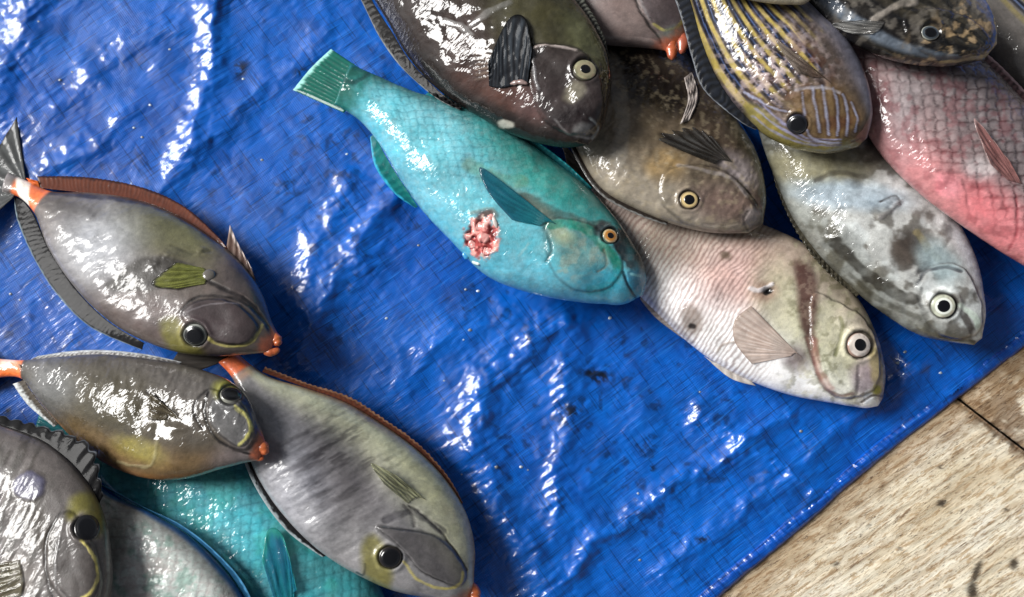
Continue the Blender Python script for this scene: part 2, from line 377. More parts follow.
def tarp_material():
    m, nt, b = new_mat('blue_woven_tarpaulin'); at = nt.nodes.new('ShaderNodeAttribute'); at.attribute_name = 'Col'
    v = mapping(nt, math.radians(-36)); 
    wv = []
    for d in ('X', 'Y'):
        w = nt.nodes.new('ShaderNodeTexWave'); w.wave_type = 'BANDS'; w.bands_direction = d; w.inputs['Scale'].default_value = 210
        w.inputs['Distortion'].default_value = .8; w.inputs['Detail'].default_value = 2; w.inputs['Detail Scale'].default_value = .4
        nt.links.new(v, w.inputs['Vector']); wv.append(w.outputs['Fac'])
    weave = mathn(nt, 'ADD', wv[0], wv[1])
    mp = nt.nodes.new('ShaderNodeMapping'); mp.inputs['Scale'].default_value = (1, 3.2, 1); nt.links.new(v, mp.inputs[0])
    sk = noise(nt, mp.outputs[0], 95, 1, .5, .3); sk2 = noise(nt, mp.outputs[0], 240, 1, .5, .4)
    dirt = noise(nt, mapping(nt), 55, 6, .7)
    def lines(sx, sy, sc, lo, hi, c0, c1):
        q = nt.nodes.new('ShaderNodeMapping'); q.inputs['Scale'].default_value = (sx, sy, 1); nt.links.new(v, q.inputs[0])
        return ramp(nt, noise(nt, q.outputs[0], sc, 2, .5), [(lo, (c0,) * 3), (hi, (c1,) * 3)])
    cc = mixrgb(nt, 1.0, at.outputs['Color'], ramp(nt, mathn(nt, 'MULTIPLY', weave, .5), [(.1, (.72, .72, .72)), (.9, (1, 1, 1))]), 'MULTIPLY')
    cc = mixrgb(nt, 1.0, cc, lines(1, 22, 30, .58, .68, 1, .55), 'MULTIPLY'); cc = mixrgb(nt, 1.0, cc, lines(20, 1, 26, .60, .68, 1, .55), 'MULTIPLY')
    cc = mixrgb(nt, lines(1, 26, 22, .60, .67, 0, .35), cc, tuple(c(40, 128, 224)))
    cc = mixrgb(nt, 1.0, cc, ramp(nt, dirt, [(.42, (1, 1, 1)), (.74, (.6, .62, .66))]), 'MULTIPLY')
    nt.links.new(cc, b.inputs['Base Color'])
    rr = mathn(nt, 'MULTIPLY_ADD', dirt, .3); nt.nodes[-1].inputs[2].default_value = .22
    nt.links.new(rr, b.inputs['Roughness'])
    nn0 = bump(nt, sk2, .6, .0003, bump(nt, sk, .6, .0007)); nn = bump(nt, weave, .5, .00014, nn0)
    b.inputs['Specular IOR Level'].default_value = .3
    nt.links.new(nn, b.inputs['Normal'])
    b.inputs['Coat Weight'].default_value = .8; b.inputs['Coat Roughness'].default_value = .04; nt.links.new(nn0, b.inputs['Coat Normal'])
    return m
M_tarp = tarp_material()
def used(verts, faces, cols):
    u, inv = np.unique(faces.ravel(), return_inverse=True)
    return verts.reshape(-1, 3)[u], inv.reshape(faces.shape), cols.reshape(-1, 3)[u]
tarp = bpy.data.objects.new('tarpaulin', None); COL.objects.link(tarp); tarp.location = (0, 0, 0)
tarp['label'] = 'crinkled wet blue woven plastic tarp spread under all the fish'; tarp['category'] = 'tarp'
v_, f_, c_ = used(pts3, gf[keep], pt.col)
mesh_obj('sheet', v_, f_, M_tarp, tarp, c_)
# folded and welded hem along the edge
ne = 1100; er = resample([p for p in EDGE if p[0] > 420 and p[0] < 1300], ne)
tg = np.gradient(er, axis=0); tg /= np.hypot(*tg.T)[:, None]; nr = np.stack([tg[:, 1], -tg[:, 0]], -1)
if nr[0, 0] > 0: nr = -nr
ks = 14; U = np.arange(ne)
prof = np.linspace(0, 1, ks)
hx = er[:, None, 0] + nr[:, None, 0] * (prof * 15.5)[None] ; hy = er[:, None, 1] + nr[:, None, 1] * (prof * 15.5)[None]
wob = (fbm(hx / 22, hy / 22, 61) - .5) * 2.2
hx += nr[:, None, 0] * wob; hy += nr[:, None, 1] * wob
hz = .4 + 4.6 * np.sin(np.clip(prof, 0, 1) * math.pi)[None] ** .55 + (aniso(hx, hy, -30, 14, 4, 62) - .5) * 2.6 + (aniso(hx, hy, 36, 26, 3, 63) - .5) * 1.6
hz[:, -1] = 1.5; hz[:, 0] = -1.2; hz[:, -2] = np.maximum(hz[:, -2], 3.2)
hp = Paint(hx, hy).fill(c(4, 84, 188)); hp.mottle(12, .3, 7)
hp.mix(ss(.55, .8, fbm(hx / 7, hy / 7, 91)) * .3, c(60, 130, 210))
hp.line([tuple(p + nn * 12.6) for p, nn in zip(er[::40], nr[::40])], .8, c(2, 40, 110), .8, 1.0, -1.0, False)
mesh_obj('hem', P(hx, hy, np.maximum(hz, -1.2) * S), grid_faces(ne, ks), M_tarp, tarp, hp.col)

# ------------------------------------------------------------------ resting heights
GN, GS = 560, .003
HM = np.full((GN, GN), .0025)
def gidx(x, y): return np.clip((x / GS + GN / 2).astype(int), 0, GN - 1), np.clip((y / GS + GN / 2).astype(int), 0, GN - 1)

class Fish: pass
def fish(name, label, category, group, stations, T, paint, mat, maxn=330, m=110, power=.75, exps=(2.45, .52), snout=.05, slope=.30, soft=.85, lift=0, hint=None, grain=.2):
    st = np.array(stations, float); a, b = st[:, 0], st[:, 1]; mid = (a + b) / 2
    d = np.r_[0, np.cumsum(np.hypot(*np.diff(mid, axis=0).T))]; L = d[-1]; d = d / L
    n = int(min(maxn, L / 1.25)); s = np.linspace(0, 1, n)
    def spl(v):
        out = np.empty((n, 2)); tan = np.gradient(v, d, axis=0)
        k = np.clip(np.searchsorted(d, s, 'right') - 1, 0, len(d) - 2); h = (d[k + 1] - d[k]); t = ((s - d[k]) / h)[:, None]; h = h[:, None]
        return (2 * t ** 3 - 3 * t ** 2 + 1) * v[k] + (t ** 3 - 2 * t * t + t) * h * tan[k] + (-2 * t ** 3 + 3 * t * t) * v[k + 1] + (t ** 3 - t * t) * h * tan[k + 1]
    A, B = spl(a), spl(b)
    w = np.hypot(*(A - B).T); th = T * (w / w.max()) ** power
    th *= np.sqrt(np.clip(1 - (np.clip((s - (1 - snout)) / snout, 0, 1)) ** 2, 0.0, 1)); th *= np.sqrt(np.clip(s / .012, 0, 1))
    tt = -np.cos(np.linspace(0, math.pi, m)) * .35 + np.linspace(-1, 1, m) * .65
    mb = 18; tb = -np.cos(np.linspace(0, math.pi, mb))[1:-1][::-1]
    tau = np.r_[tt, tb]; M_ = len(tau)
    px = A[:, None, 0] + (B - A)[:, None, 0] * (tau + 1)[None] / 2; py = A[:, None, 1] + (B - A)[:, None, 1] * (tau + 1)[None] / 2
    prof = np.clip(1 - np.abs(tau) ** exps[0], 0, 1) ** exps[1]
    off = th[:, None] * prof[None]; off[:, m:] *= -.9
    tpx, tpy = px[:, :m], py[:, :m]
    # rest the fish, as a stiff body, on whatever already lies under it
    bot = -th[:, None] * .9 * prof[None, :m] * S * soft
    zc = np.full(tpx.shape, T * S); mean = 0
    pl = (T * S, 0, 0); sub = (slice(None, None, 4), slice(None, None, 4))
    for it in range(3):
        Q = P(tpx[sub], tpy[sub], zc[sub]); ix, iy = gidx(Q[..., 0], Q[..., 1]); need = HM[ix, iy] - bot[sub]
        X, Y = Q[..., 0], Q[..., 1]; x0, y0 = X.mean(), Y.mean(); best = None
        if hint is not None: cand = [hint]
        else: cand = [(be, ga) for be in np.linspace(-slope, slope, 17) for ga in np.linspace(-slope, slope, 17)]
        for be, ga in cand:
            r = need - be * (X - x0) - ga * (Y - y0); al = np.quantile(r, .992) 
            sc = al + .02 * (be * be + ga * ga)
            if best is None or sc < best[0]: best = (sc, al, be, ga)
        _, al, be, ga = best; al += lift * S
        Qf = P(tpx, tpy, zc); zc = al + be * (Qf[..., 0] - x0) + ga * (Qf[..., 1] - y0)
    def mid_z(qx, qy):
        q = P(qx, qy, al)
        for _ in range(2): z = al + be * (q[..., 0] - x0) + ga * (q[..., 1] - y0); q = P(qx, qy, z)
        return z
    zf = mid_z(px, py)
    V = P(px, py, zf); V0 = V[:, :m].copy(); V0[..., 2] += off[:, :m] * S; tpx, tpy = seen(V0)
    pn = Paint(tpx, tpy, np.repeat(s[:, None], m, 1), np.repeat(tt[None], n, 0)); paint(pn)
    if name == 'unicornfish': pn.snout()
    if paint.__name__ in SOCK: pn.socket(*SOCK[paint.__name__])
    for q_, h_ in STEPS.get(paint.__name__, ()): pn.step(q_, h_)
    av = pn.col.reshape(-1, 3).mean(0); pn.col = av * (np.maximum(pn.col, 1e-3) / av) ** 1.28
    g = pn.col.mean(-1, keepdims=True); sd_ = len(label)
    pn.col = g + (pn.col - g) * (.86 + .3 * (fbm(tpx / 17, tpy / 17, sd_)[..., None] - .5))
    rdg = 1 - np.abs(2 * fbm(tpx / 13, tpy / 13, sd_ + 5, 4) - 1); pn.mul(1 - .16 * ss(.86, .99, rdg) * ss(.4, .6, fbm(tpx / 40, tpy / 40, sd_ + 2)))
    pn.mul(.97 + .26 * (fbm(tpx / 28, tpy / 28, sd_ + 9) - .5)); pn.mul(1 + .3 * (fbm(tpx / 2.6, tpy / 2.6, sd_ + 3, 2) - .5))
    pn.d += (fbm(tpx / 48, tpy / 48, sd_ + 1, 2) - .5) * T * grain + (fbm(tpx / 15, tpy / 15, sd_ + 4, 2) - .5) * 1.1
    fade = np.clip(prof[:m][None] * 1.6, 0, 1) * np.clip(th / T * 2, 0, 1)[:, None]
    full = off.copy(); full[:, :m] += pn.d * fade
    V[..., 2] += full * S
    F = Fish(); F.px, F.py, F.V = tpx, tpy, V[:, :m]; F.mid = mid_z; F.H0 = HM.copy(); F.A, F.B, F.L = A, B, L
    N = np.cross(np.gradient(F.V, axis=0), np.gradient(F.V, axis=1)); N /= np.linalg.norm(N, axis=-1)[..., None] + 1e-12
    N *= np.sign(N[..., 2:3] + 1e-9); F.N = N
    ix, iy = gidx(F.V[..., 0], F.V[..., 1]); np.maximum.at(HM, (ix.ravel(), iy.ravel()), F.V[..., 2].ravel())
    root = bpy.data.objects.new(name, None); COL.objects.link(root); root.empty_display_size = .02
    root.location = (float(x0), float(y0), float(V[..., 2].min()))
    root['label'] = label; root['category'] = category
    if group: root['group'] = group
    F.root = root
    cols = np.zeros((n, M_, 3)); cols[:, :m] = pn.col
    e0 = pn.col[:, 0][:, None]; e1 = pn.col[:, -1][:, None]; k = np.linspace(1, 0, M_ - m)[None, :, None]
    cols[:, m:] = e1 * k + e0 * (1 - k)
    fc = grid_faces(n, M_, True)[:, ::-1]
    # close both ends
    V2 = V.reshape(-1, 3); ends = []; c0 = V[0].mean(0); c1 = V[-1].mean(0); base = n * M_
    j = np.arange(M_); j2 = (j + 1) % M_
    cap0 = np.stack([j, j2, np.full(M_, base), np.full(M_, base)], -1); cap1 = np.stack([(n - 1) * M_ + j2, (n - 1) * M_ + j, np.full(M_, base + 1), np.full(M_, base + 1)], -1)
    cap0[:, 3] = j2; cap0[:, 2] = base
    body = mesh_tri('body', np.r_[V2, [c0, c1]], fc, np.r_[np.stack([j, np.full(M_, base), j2], -1), np.stack([(n - 1) * M_ + j, (n - 1) * M_ + j2, np.full(M_, base + 1)], -1)], mat, root, np.r_[cols.reshape(-1, 3), cols[0, :1], cols[-1, :1]])
    F.body = body
    return F
def mesh_tri(name, verts, quads, tris, mat, root, cols):
    me = bpy.data.meshes.new(name); verts = (np.asarray(verts) - np.array(root.location)).astype(np.float32)
    nq, ntr = len(quads), len(tris); loops = np.r_[quads.ravel(), tris.ravel()].astype(np.int32)
    me.vertices.add(len(verts)); me.vertices.foreach_set('co', verts.ravel()); me.loops.add(len(loops)); me.loops.foreach_set('vertex_index', loops)
    me.polygons.add(nq + ntr); me.polygons.foreach_set('loop_start', np.r_[np.arange(nq) * 4, nq * 4 + np.arange(ntr) * 3].astype(np.int32))
    me.polygons.foreach_set('loop_total', np.r_[np.full(nq, 4), np.full(ntr, 3)].astype(np.int32)); me.polygons.foreach_set('use_smooth', np.ones(nq + ntr, bool))
    me.update(calc_edges=True); me.validate()
    at = me.color_attributes.new('Col', 'FLOAT_COLOR', 'POINT'); a = np.ones((len(verts), 4), np.float32); a[:, :3] = np.clip(cols, 0, 1); at.data.foreach_set('color', a.ravel())
    me.materials.append(mat); o = bpy.data.objects.new(name, me); COL.objects.link(o); o.parent = root; return o
def top_at(F, qx, qy):
    """height of a fish's upper side under photograph points, and the surface normal there"""
    qx = np.atleast_1d(np.asarray(qx, float)); qy = np.atleast_1d(np.asarray(qy, float))
    sh = qx.shape; qx = qx.ravel(); qy = qy.ravel()
    PX = F.px[::2, ::2].ravel(); PY = F.py[::2, ::2].ravel(); Z = F.V[::2, ::2, 2].ravel(); N = F.N[::2, ::2].reshape(-1, 3)
    k = np.array([np.argmin((PX - x) ** 2 + (PY - y) ** 2) for x, y in zip(qx, qy)])
    return Z[k].reshape(sh), N[k].reshape(sh + (3,))

def fin(F, name, root_pts, tip_pts, colf, rays=10, amp=.5, mode='edge', lift=(0, 0), droop=0, nu=60, nv=24, mat=None, label=None, thick=.7, ragged=0, parent=None):
    ra, ti = resample(root_pts, nu), resample(tip_pts, nu)
    v = np.linspace(0, 1, nv); u = np.linspace(0, 1, nu)
    U_, V_ = np.meshgrid(u, v, indexing='ij')
    if ragged: ti = ra + (ti - ra) * (1 - ragged * (np.abs(np.sin(u * rays * math.pi)) ** 3 * .6 + .4 * vn(u * 40, u * 0 + 3, 5)))[:, None]
    px = ra[:, None, 0] * (1 - V_) + ti[:, None, 0] * V_; py = ra[:, None, 1] * (1 - V_) + ti[:, None, 1] * V_
    amp *= .55; rph = U_ * rays * 2 * math.pi + vn(U_ * rays * .45, V_ * 1.5, 7) * 7
    rid = np.cos(rph) * amp * np.sin(np.clip(V_ * 1.2 + .15, 0, 1) * math.pi / 2)
    if mode == 'edge':
        z = F.mid(px, py) - droop * S * V_ ** 1.2
        q = P(px, py, z); ix, iy = gidx(q[..., 0], q[..., 1]); z = np.maximum(z, F.H0[ix, iy] + .0012)
    else:
        zt, _ = top_at(F, px[::4, ::3], py[::4, ::3])
        gi = np.arange(0, nu, 4); gj = np.arange(0, nv, 3)
        z = np.array([np.interp(np.arange(nv), gj, r) for r in zt]); z = np.array([np.interp(np.arange(nu), gi, cc) for cc in z.T]).T
        z = z + ((lift[0] - .9) * (1 - V_) ** 4 + lift[0] * V_ * (1 - V_) + lift[1] * V_ ** 1.5) * S
    zz = z + rid * S; e = np.minimum(np.minimum(U_, 1 - U_) * nu / 3, np.minimum(1 - V_, 1) * nv / 3); tk = thick * S * (.35 + .65 * np.clip(e, 0, 1))
    p = Paint(px, py, U_, V_); colf(p)
    top = P(px, py, z); bot = top.copy(); top[..., 2] = zz + tk; bot[..., 2] = zz - tk
    idx = np.r_[np.arange(nv), np.arange(1, nu) * nv + nv - 1, (nu - 1) * nv + np.arange(nv - 2, -1, -1), np.arange(nu - 2, 0, -1) * nv]
    off = nu * nv; i2 = np.roll(idx, -1)
    faces = np.r_[grid_faces(nu, nv), grid_faces(nu, nv)[:, ::-1] + off, np.stack([i2, idx, idx + off, i2 + off], -1)]
    o = child_at(name, np.r_[top.reshape(-1, 3), bot.reshape(-1, 3)], faces, mat or (M_film if mode == 'top' and name == 'pectoral_fin' else M_fin), parent or F.root, F.root, np.r_[p.col.reshape(-1, 3), p.col.reshape(-1, 3)])
    if label: o['label'] = label
    if mode == 'edge':
        ix, iy = gidx(top[..., 0], top[..., 1]); np.maximum.at(HM, (ix.ravel(), iy.ravel()), top[..., 2].ravel())
    return o
def fincol(base, ray, rays=10, tip=None, edge=None, edgew=.08, rw=.5, tipk=.7):
    def f(p):
        p.fill(base)
        if tip is not None: p.mix(p.t ** 1.3 * tipk, tip)
        p.mix(ss(.2, .9, np.cos(p.s * rays * 2 * math.pi + vn(p.s * rays * .45, p.t * 1.5, 7) * 7) * .5 + .5 + (vn(p.s * 40, p.t * 4, 3) - .5) * .7) * rw * (.3 + .9 * vn(p.s * 9, p.t * 3, 6)), ray)
        if edge is not None: p.mix(ss(1 - edgew * 1.6, 1 - edgew * .4, p.t + (vn(p.s * 50, p.t * 5, 9) - .5) * edgew), edge)
        p.mottle(5, .25, 4)
    return f

def dome(F, cx, cy, r, h, colf, name, parent, mat, lift=.0, nr=12, na=36, ell=1.0, ang=0, rimdrop=.5, srad=None):
    """a low dome set into the fish's upper side"""
    an = np.linspace(0, 2 * math.pi, 16, endpoint=False); rs = max(r, srad or 0) * 1.35
    zr, _ = top_at(F, cx + rs * np.cos(an), cy + rs * np.sin(an)); pr_ = P(cx + rs * np.cos(an), cy + rs * np.sin(an), zr)
    M3 = np.c_[pr_[:, :2] - pr_[:, :2].mean(0), np.ones(16)]; co = np.linalg.lstsq(M3, zr, rcond=None)[0]; nrm = np.array([-co[0], -co[1], 1.0]) * [.8, .8, 1]; nrm /= np.linalg.norm(nrm)
    ct = P(np.array([cx]), np.array([cy]), np.array([np.median(zr)]))[0]
    xa = np.cross([0, 1, 0], nrm); xa /= np.linalg.norm(xa); ya = np.cross(nrm, xa)
    rr = np.linspace(0, 1, nr); aa = np.linspace(0, 2 * math.pi, na, endpoint=False)
    R_, A_ = np.meshgrid(rr, aa, indexing='ij'); ca, sa = math.cos(math.radians(ang)), math.sin(math.radians(ang))
    lx = R_ * np.cos(A_) * r; ly = R_ * np.sin(A_) * r * ell; gx, gy = lx * ca - ly * sa, lx * sa + ly * ca
    hh = h * np.sqrt(np.clip(1 - R_ ** 2 * .98, 0, 1)) - np.where(R_ > .97, rimdrop, 0)
    Vv = ct + (gx[..., None] * xa + gy[..., None] * ya + (hh + lift)[..., None] * nrm) * S
    cols = colf(R_, A_)
    return child_at(name, Vv, grid_faces(nr, na, True), mat, parent, F.root, cols)
def eye(F, cx, cy, r, pr, ring, iris, h=None, ell=.95, ang=0, rim=None, pcol=None, off=(0, 0)):
    h = (h or r * .38) * .55
    rim = c(30, 26, 22) if rim is None else rim
    def cf(R_, A_):
        k = r; v = np.zeros(R_.shape + (3,)); n_ = vn(A_ * 4, R_ * 3, 2)[..., None]
        v[:] = ring * (.55 + .75 * n_); bl = ss(.55, .75, vn(A_ * 2.2, R_ * 5, 12))[..., None] * .35; v = v * (1 - bl) + c(150, 110, 96) * bl
        m1 = (1 - ss((pr + 1.6) / k, (pr + 2.4) / k, R_))[..., None]; v = v * (1 - m1) + iris * m1
        m2 = ss(.86, .97, R_)[..., None]; return v * (1 - m2) + rim * m2
    e = dome(F, cx, cy, r, h, cf, 'eye', F.root, M_eye, lift=.0, rimdrop=3, nr=18, ell=ell, ang=ang)
    q = bpy.data.objects
    pc = c(9, 9, 12) if pcol is None else pcol
    dome(F, cx + off[0], cy + off[1], pr, h * .22, lambda R_, A_: np.zeros(R_.shape + (3,)) + pc, 'pupil', e, M_eye, lift=.15 + h * .9, srad=r, nr=8, na=28, ell=ell, ang=ang)
    return e
def sausage(F, pts, r, colf, name, mat, lift=0, parent=None, n=22, m=14, flat=.8, onmid=False):
    """a soft rounded bar lying on the fish: lips, flaps of skin, lumps of flesh"""
    c2 = resample(pts, n) if len(pts) > 1 else None
    z = F.mid(c2[:, 0], c2[:, 1]) if onmid else top_at(F, c2[:, 0], c2[:, 1])[0]
    z = np.convolve(np.pad(z, 3, 'edge'), np.ones(7) / 7, 'valid')
    C3 = P(c2[:, 0], c2[:, 1], z + lift * S)
    t = np.gradient(C3, axis=0); t /= np.linalg.norm(t, axis=1)[:, None]; up = np.array([0, 0, 1.]); sx = np.cross(t, up); sx /= np.linalg.norm(sx, axis=1)[:, None]; u2 = np.cross(sx, t)
    s_ = np.linspace(-1, 1, n); rad = r * np.sqrt(np.clip(1 - np.abs(s_) ** 2.6, 0.002, 1)) * (1 + .16 * (vn(s_ * 5 + pts[0][0], s_ * 0, 3) - .5) * 2)
    a = np.linspace(0, 2 * math.pi, m, endpoint=False)
    V = C3[:, None] + (np.cos(a)[None, :, None] * sx[:, None] + np.sin(a)[None, :, None] * u2[:, None] * flat) * rad[:, None, None] * S
    A_, S_ = np.meshgrid(a, s_); return child_at(name, V, grid_faces(n, m, True), mat, parent or F.root, F.root, colf(S_, A_))
def lipcol(a, b):
    def f(s_, a_): k = vn(s_ * 3, a_ * 1.5, 8)[..., None]; return a * k + b * (1 - k)
    return f
# ------------------------------------------------------------------ the fish
SOCK = dict(p_a=(195, 335, 11), p_b=(231, 395, 9.8), p_c=(390, 557, 10.5), p_d=(87, 528, 11), p_g=(585, 70, 11), p_h=(610, 236, 7.6), p_i=(689, 200, 9),
            p_j=(859, 345, 12.5), p_l=(797, 124, 9.4), p_m=(943, 306, 12), p_n=(930, 33, 9))
STEPS = dict(p_a=[([(182, 312), (205, 300), (234, 303), (252, 318), (258, 328), (250, 342), (232, 345), (215, 340), (206, 330), (190, 326)], 1.6)],
  p_c=[([(376, 527), (405, 530), (432, 535), (452, 550), (466, 572), (460, 585), (440, 580), (418, 568), (402, 548)], 1.6)],
  p_b=[([(208, 392), (224, 392), (242, 400), (254, 418), (256, 436), (245, 450), (226, 444), (212, 430), (206, 412)], 1.5)],
  p_d=[([(64, 512), (78, 518), (94, 545), (101, 575), (98, 600), (76, 608), (58, 592), (47, 570), (50, 535)], 1.8)],
  p_g=[([(532, 50), (552, 46), (580, 50), (600, 80), (602, 112), (592, 132), (568, 134), (545, 120), (535, 98)], 1.8)],
  p_h=[([(549, 222), (580, 222), (606, 236), (622, 262), (612, 284), (585, 292), (558, 278), (547, 250)], .7)],
  p_j=[([(812, 296), (832, 300), (862, 318), (878, 350), (876, 386), (850, 398), (826, 390), (813, 352)], 2.2)],
  p_m=[([(918, 282), (930, 268), (958, 266), (976, 292), (980, 330), (950, 338), (926, 318)], 2.0)],
  p_i=[([(676, 168), (716, 168), (748, 192), (760, 220), (730, 232), (690, 224), (664, 205), (662, 180)], 1.6)],
  p_n=[([(905, 14), (935, 10), (970, 18), (990, 40), (970, 56), (930, 56), (908, 38)], 1.6)])
GL = 'fish laid in the heap at the left of the tarp'; GRT = 'fish laid in the heap along the right of the tarp'
ORG, ORG2 = c(222, 116, 48), c(190, 66, 26)
YEL = c(196, 180, 96)

# --- teal parrotfish under the left heap
def p_teal(p):
    p.fill(c(60, 170, 184)); p.blob(190, 520, 60, 30, -40, c(70, 178, 190), .8, .8)
    e, h = scales(p.x, p.y, 140, 12, 15, 2, 3); p.mix(e * .35, c(34, 116, 134)); p.d += h * .55
    p.blob(330, 560, 60, 40, -40, c(44, 132, 134), .6, .7); p.blob(150, 485, 60, 14, -20, c(48, 130, 140), .6, .6)
    p.mix(ss(.5, .7, fbm(p.x / 22, p.y / 22, 3)) * .4, c(60, 170, 160)); p.mottle(9, .18, 5); p.mottle(40, .15, 8)
E = fish('parrotfish', 'teal parrotfish lying underneath the grey fish at the left, head out of the picture', 'fish', GL,
    [((100, 436), (86, 462)), ((135, 440), (108, 488)), ((180, 442), (138, 512)), ((235, 450), (172, 548)), ((290, 480), (207, 592)), ((338, 524), (240, 632)),
     ((372, 570), (285, 668)), ((392, 618), (330, 694)), ((404, 664), (375, 706)), ((408, 694), (396, 712))], 33, p_teal, M_gloss, hint=(0, 0))
fin(E, 'tail_fin', [(98, 438), (88, 462)], [(40, 412), (28, 450)], fincol(c(30, 104, 110), c(20, 76, 86), 9), 9, droop=4)
fin(E, 'pectoral_fin', [(287, 640), (296, 600), (290, 596)], [(262, 560), (268, 530), (283, 536), (297, 590)][::1], fincol(c(22, 120, 128), c(8, 64, 100), 6, c(14, 96, 140), c(40, 140, 130), .08), 6, .6, 'top', (2, 6))

# --- pale parrotfish with the blue back edge
def p_pale(p):
    p.fill(c(196, 206, 200)); e, h = scales(p.x, p.y, 130, 12, 14, 3, 8); p.mix(e * .4, c(178, 160, 158)); p.d += h * .5
    p.mix(ss(.5, .75, fbm(p.x / 16, p.y / 16, 13)) * .5, c(196, 190, 184)); p.mix(ss(.52, .7, fbm(p.x / 12, p.y / 12, 19)) * .5, c(116, 168, 152))
    p.mix((1 - ss(-.93, -.72, p.t)) * .6, c(112, 118, 116)); p.mix((1 - ss(-.99, -.93, p.t)), c(30, 104, 160))
    p.blob(222, 560, 26, 6, -46, c(196, 150, 156), .8); p.blob(112, 545, 12, 60, -20, c(92, 88, 78), .6, .8); p.mottle(5, .2, 5)
F_ = fish('parrotfish', 'pale silvery green parrotfish with blue rimmed back, half under the dark corner fish', 'fish', GL,
    [((78, 470), (40, 520)), ((110, 494), (50, 565)), ((150, 512), (62, 620)), ((187, 534), (85, 660)), ((217, 562), (115, 700)), ((242, 594), (150, 730)),
     ((258, 632), (195, 745)), ((268, 680), (240, 742)), ((268, 712), (258, 725))], 30, p_pale, M_gloss, slope=.2)
fin(F_, 'dorsal_fin', [(92, 482), (128, 500), (170, 522), (205, 547), (236, 582), (256, 626)], [(106, 486), (142, 506), (180, 524), (214, 550), (244, 584), (262, 626)],
    fincol(c(30, 80, 112), c(14, 50, 84), 30, None, c(70, 130, 170), .3), 30, .3, droop=-1, nu=120)

# --- unicornfish, shared look of the head
def uni_head(p, plate, yline, groove, mark, pl=c(84, 74, 72)):
    p.poly(plate, pl, .75, 3, .8)
    p.line(groove, 1.6, c(26, 22, 22), .85, 1.6, -1.2)
    p.line(plate + plate[:1], .8, c(40, 34, 34), .6, 1.2, -.6)
    if mark: p.poly(mark, c(124, 116, 46), .85, 5)
    if yline: p.line(yline, 1.6, YEL, .85, 1.6, .3)
def uni_lips(F, pts1, pts2, r=4.2):
    sausage(F, pts1, r * 1.1, lipcol(c(206, 112, 62), c(164, 76, 44)), 'lip', M_lip, .5, onmid=True)
    sausage(F, pts2, r * .8, lipcol(c(196, 104, 58), c(150, 70, 42)), 'lip', M_lip, -1.5, onmid=True)

# --- C: the big one, tail under the others
def p_c(p):
    p.fill(c(146, 141, 138)); p.mix(ss(-.1, -.8, p.t) * .85, c(200, 196, 160)); p.mix(ss(-.85, -1, p.t) * .7, c(170, 128, 66))
    p.blob(440, 470, 70, 22, -55, c(206, 200, 150), .75, .8); p.blob(330, 470, 60, 36, -45, c(98, 92, 92), .8, .7); p.blob(290, 480, 30, 60, 20, c(156, 154, 158), .6, .8)
    p.mix(ss(.50, .66, aniso(p.x, p.y, 28, 26, 4.5, 6)) * np.exp(-(np.hypot(p.x - 335, p.y - 460) / 55) ** 2) * .6, c(58, 52, 54))
    p.d += (aniso(p.x, p.y, 28, 26, 5, 6) - .5) * 2.2 * np.exp(-(np.hypot(p.x - 320, p.y - 470) / 80) ** 2)
    uni_head(p, [(376, 527), (405, 530), (432, 535), (452, 550), (466, 572), (460, 585), (440, 580), (418, 568), (402, 548)],
             [(404, 562), (416, 578), (434, 587), (452, 588), (461, 582), (463, 572)], [(409, 506), (418, 512), (440, 532), (456, 552), (466, 570)],
             [(362, 545), (372, 534), (384, 543), (391, 560), (392, 580), (388, 592), (372, 588), (362, 566)], c(92, 86, 84))
    p.line([(386, 520), (410, 512), (424, 518), (444, 532)], 5, c(70, 66, 70), .6, 3, -.8); p.line([(404, 505), (412, 516), (414, 526)], 2, c(48, 40, 40), .6, 2, -1)
    p.line([(357, 572), (364, 574), (365, 564)], 1.5, c(20, 18, 18), .9)
    p.mix((1 - ss(.055, .07, p.s)), ORG); p.mix(ss(.06, .075, p.s) * (1 - ss(.075, .10, p.s)) * .5, c(190, 140, 100)); p.mottle(40, .12, 2); p.mottle(3.5, .16, 7)
Cf = fish('unicornfish', 'large smooth grey unicornfish with yellowish belly, its tail under two other heads', 'fish', GL,
    [((236, 352), (218, 362)), ((250, 364), (231, 376)), ((268, 376), (240, 396)), ((306, 388), (243, 432)), ((345, 402), (252, 464)), ((382, 424), (270, 497)),
     ((415, 448), (295, 528)), ((446, 480), (325, 555)), ((467, 515), (358, 575)), ((475, 550), (398, 592)), ((474, 580), (440, 600)), ((475, 592), (464, 604))], 36, p_c, M_satin, slope=.2)
fin(Cf, 'tail_fin', [(238, 350), (217, 364)], [(196, 300), (210, 330), (180, 350), (160, 385)], fincol(c(60, 56, 52), c(34, 30, 30), 10), 10, droop=6)
fin(Cf, 'anal_fin', [(262, 372), (304, 387), (345, 402), (382, 424), (415, 448), (444, 478), (462, 505)], [(266, 366), (306, 382), (350, 396), (386, 419), (420, 444), (448, 475), (463, 502)],
    fincol(c(96, 52, 34), c(44, 26, 24), 46, None, c(130, 96, 74), .25), 46, .25, droop=-1, nu=190, ragged=.3)
fin(Cf, 'dorsal_fin', [(243, 420), (250, 455), (268, 492), (293, 526), (326, 556)], [(240, 425), (243, 458), (261, 497), (288, 532), (322, 557)],
    fincol(c(16, 16, 18), c(40, 40, 42), 40, None, c(150, 160, 164), .3), 40, .2, droop=1, nu=170, mat=M_finm)
fin(Cf, 'pectoral_fin', [(426, 500), (418, 497), (408, 504)], [(401, 478), (371, 463), (384, 484)], fincol(c(150, 152, 120), c(70, 66, 52), 6), 6, .8, 'top', (1, 6))
uni_lips(Cf, [(462, 585), (473, 590), (475, 604)], [(455, 590), (462, 598), (464, 606)], 5.5)
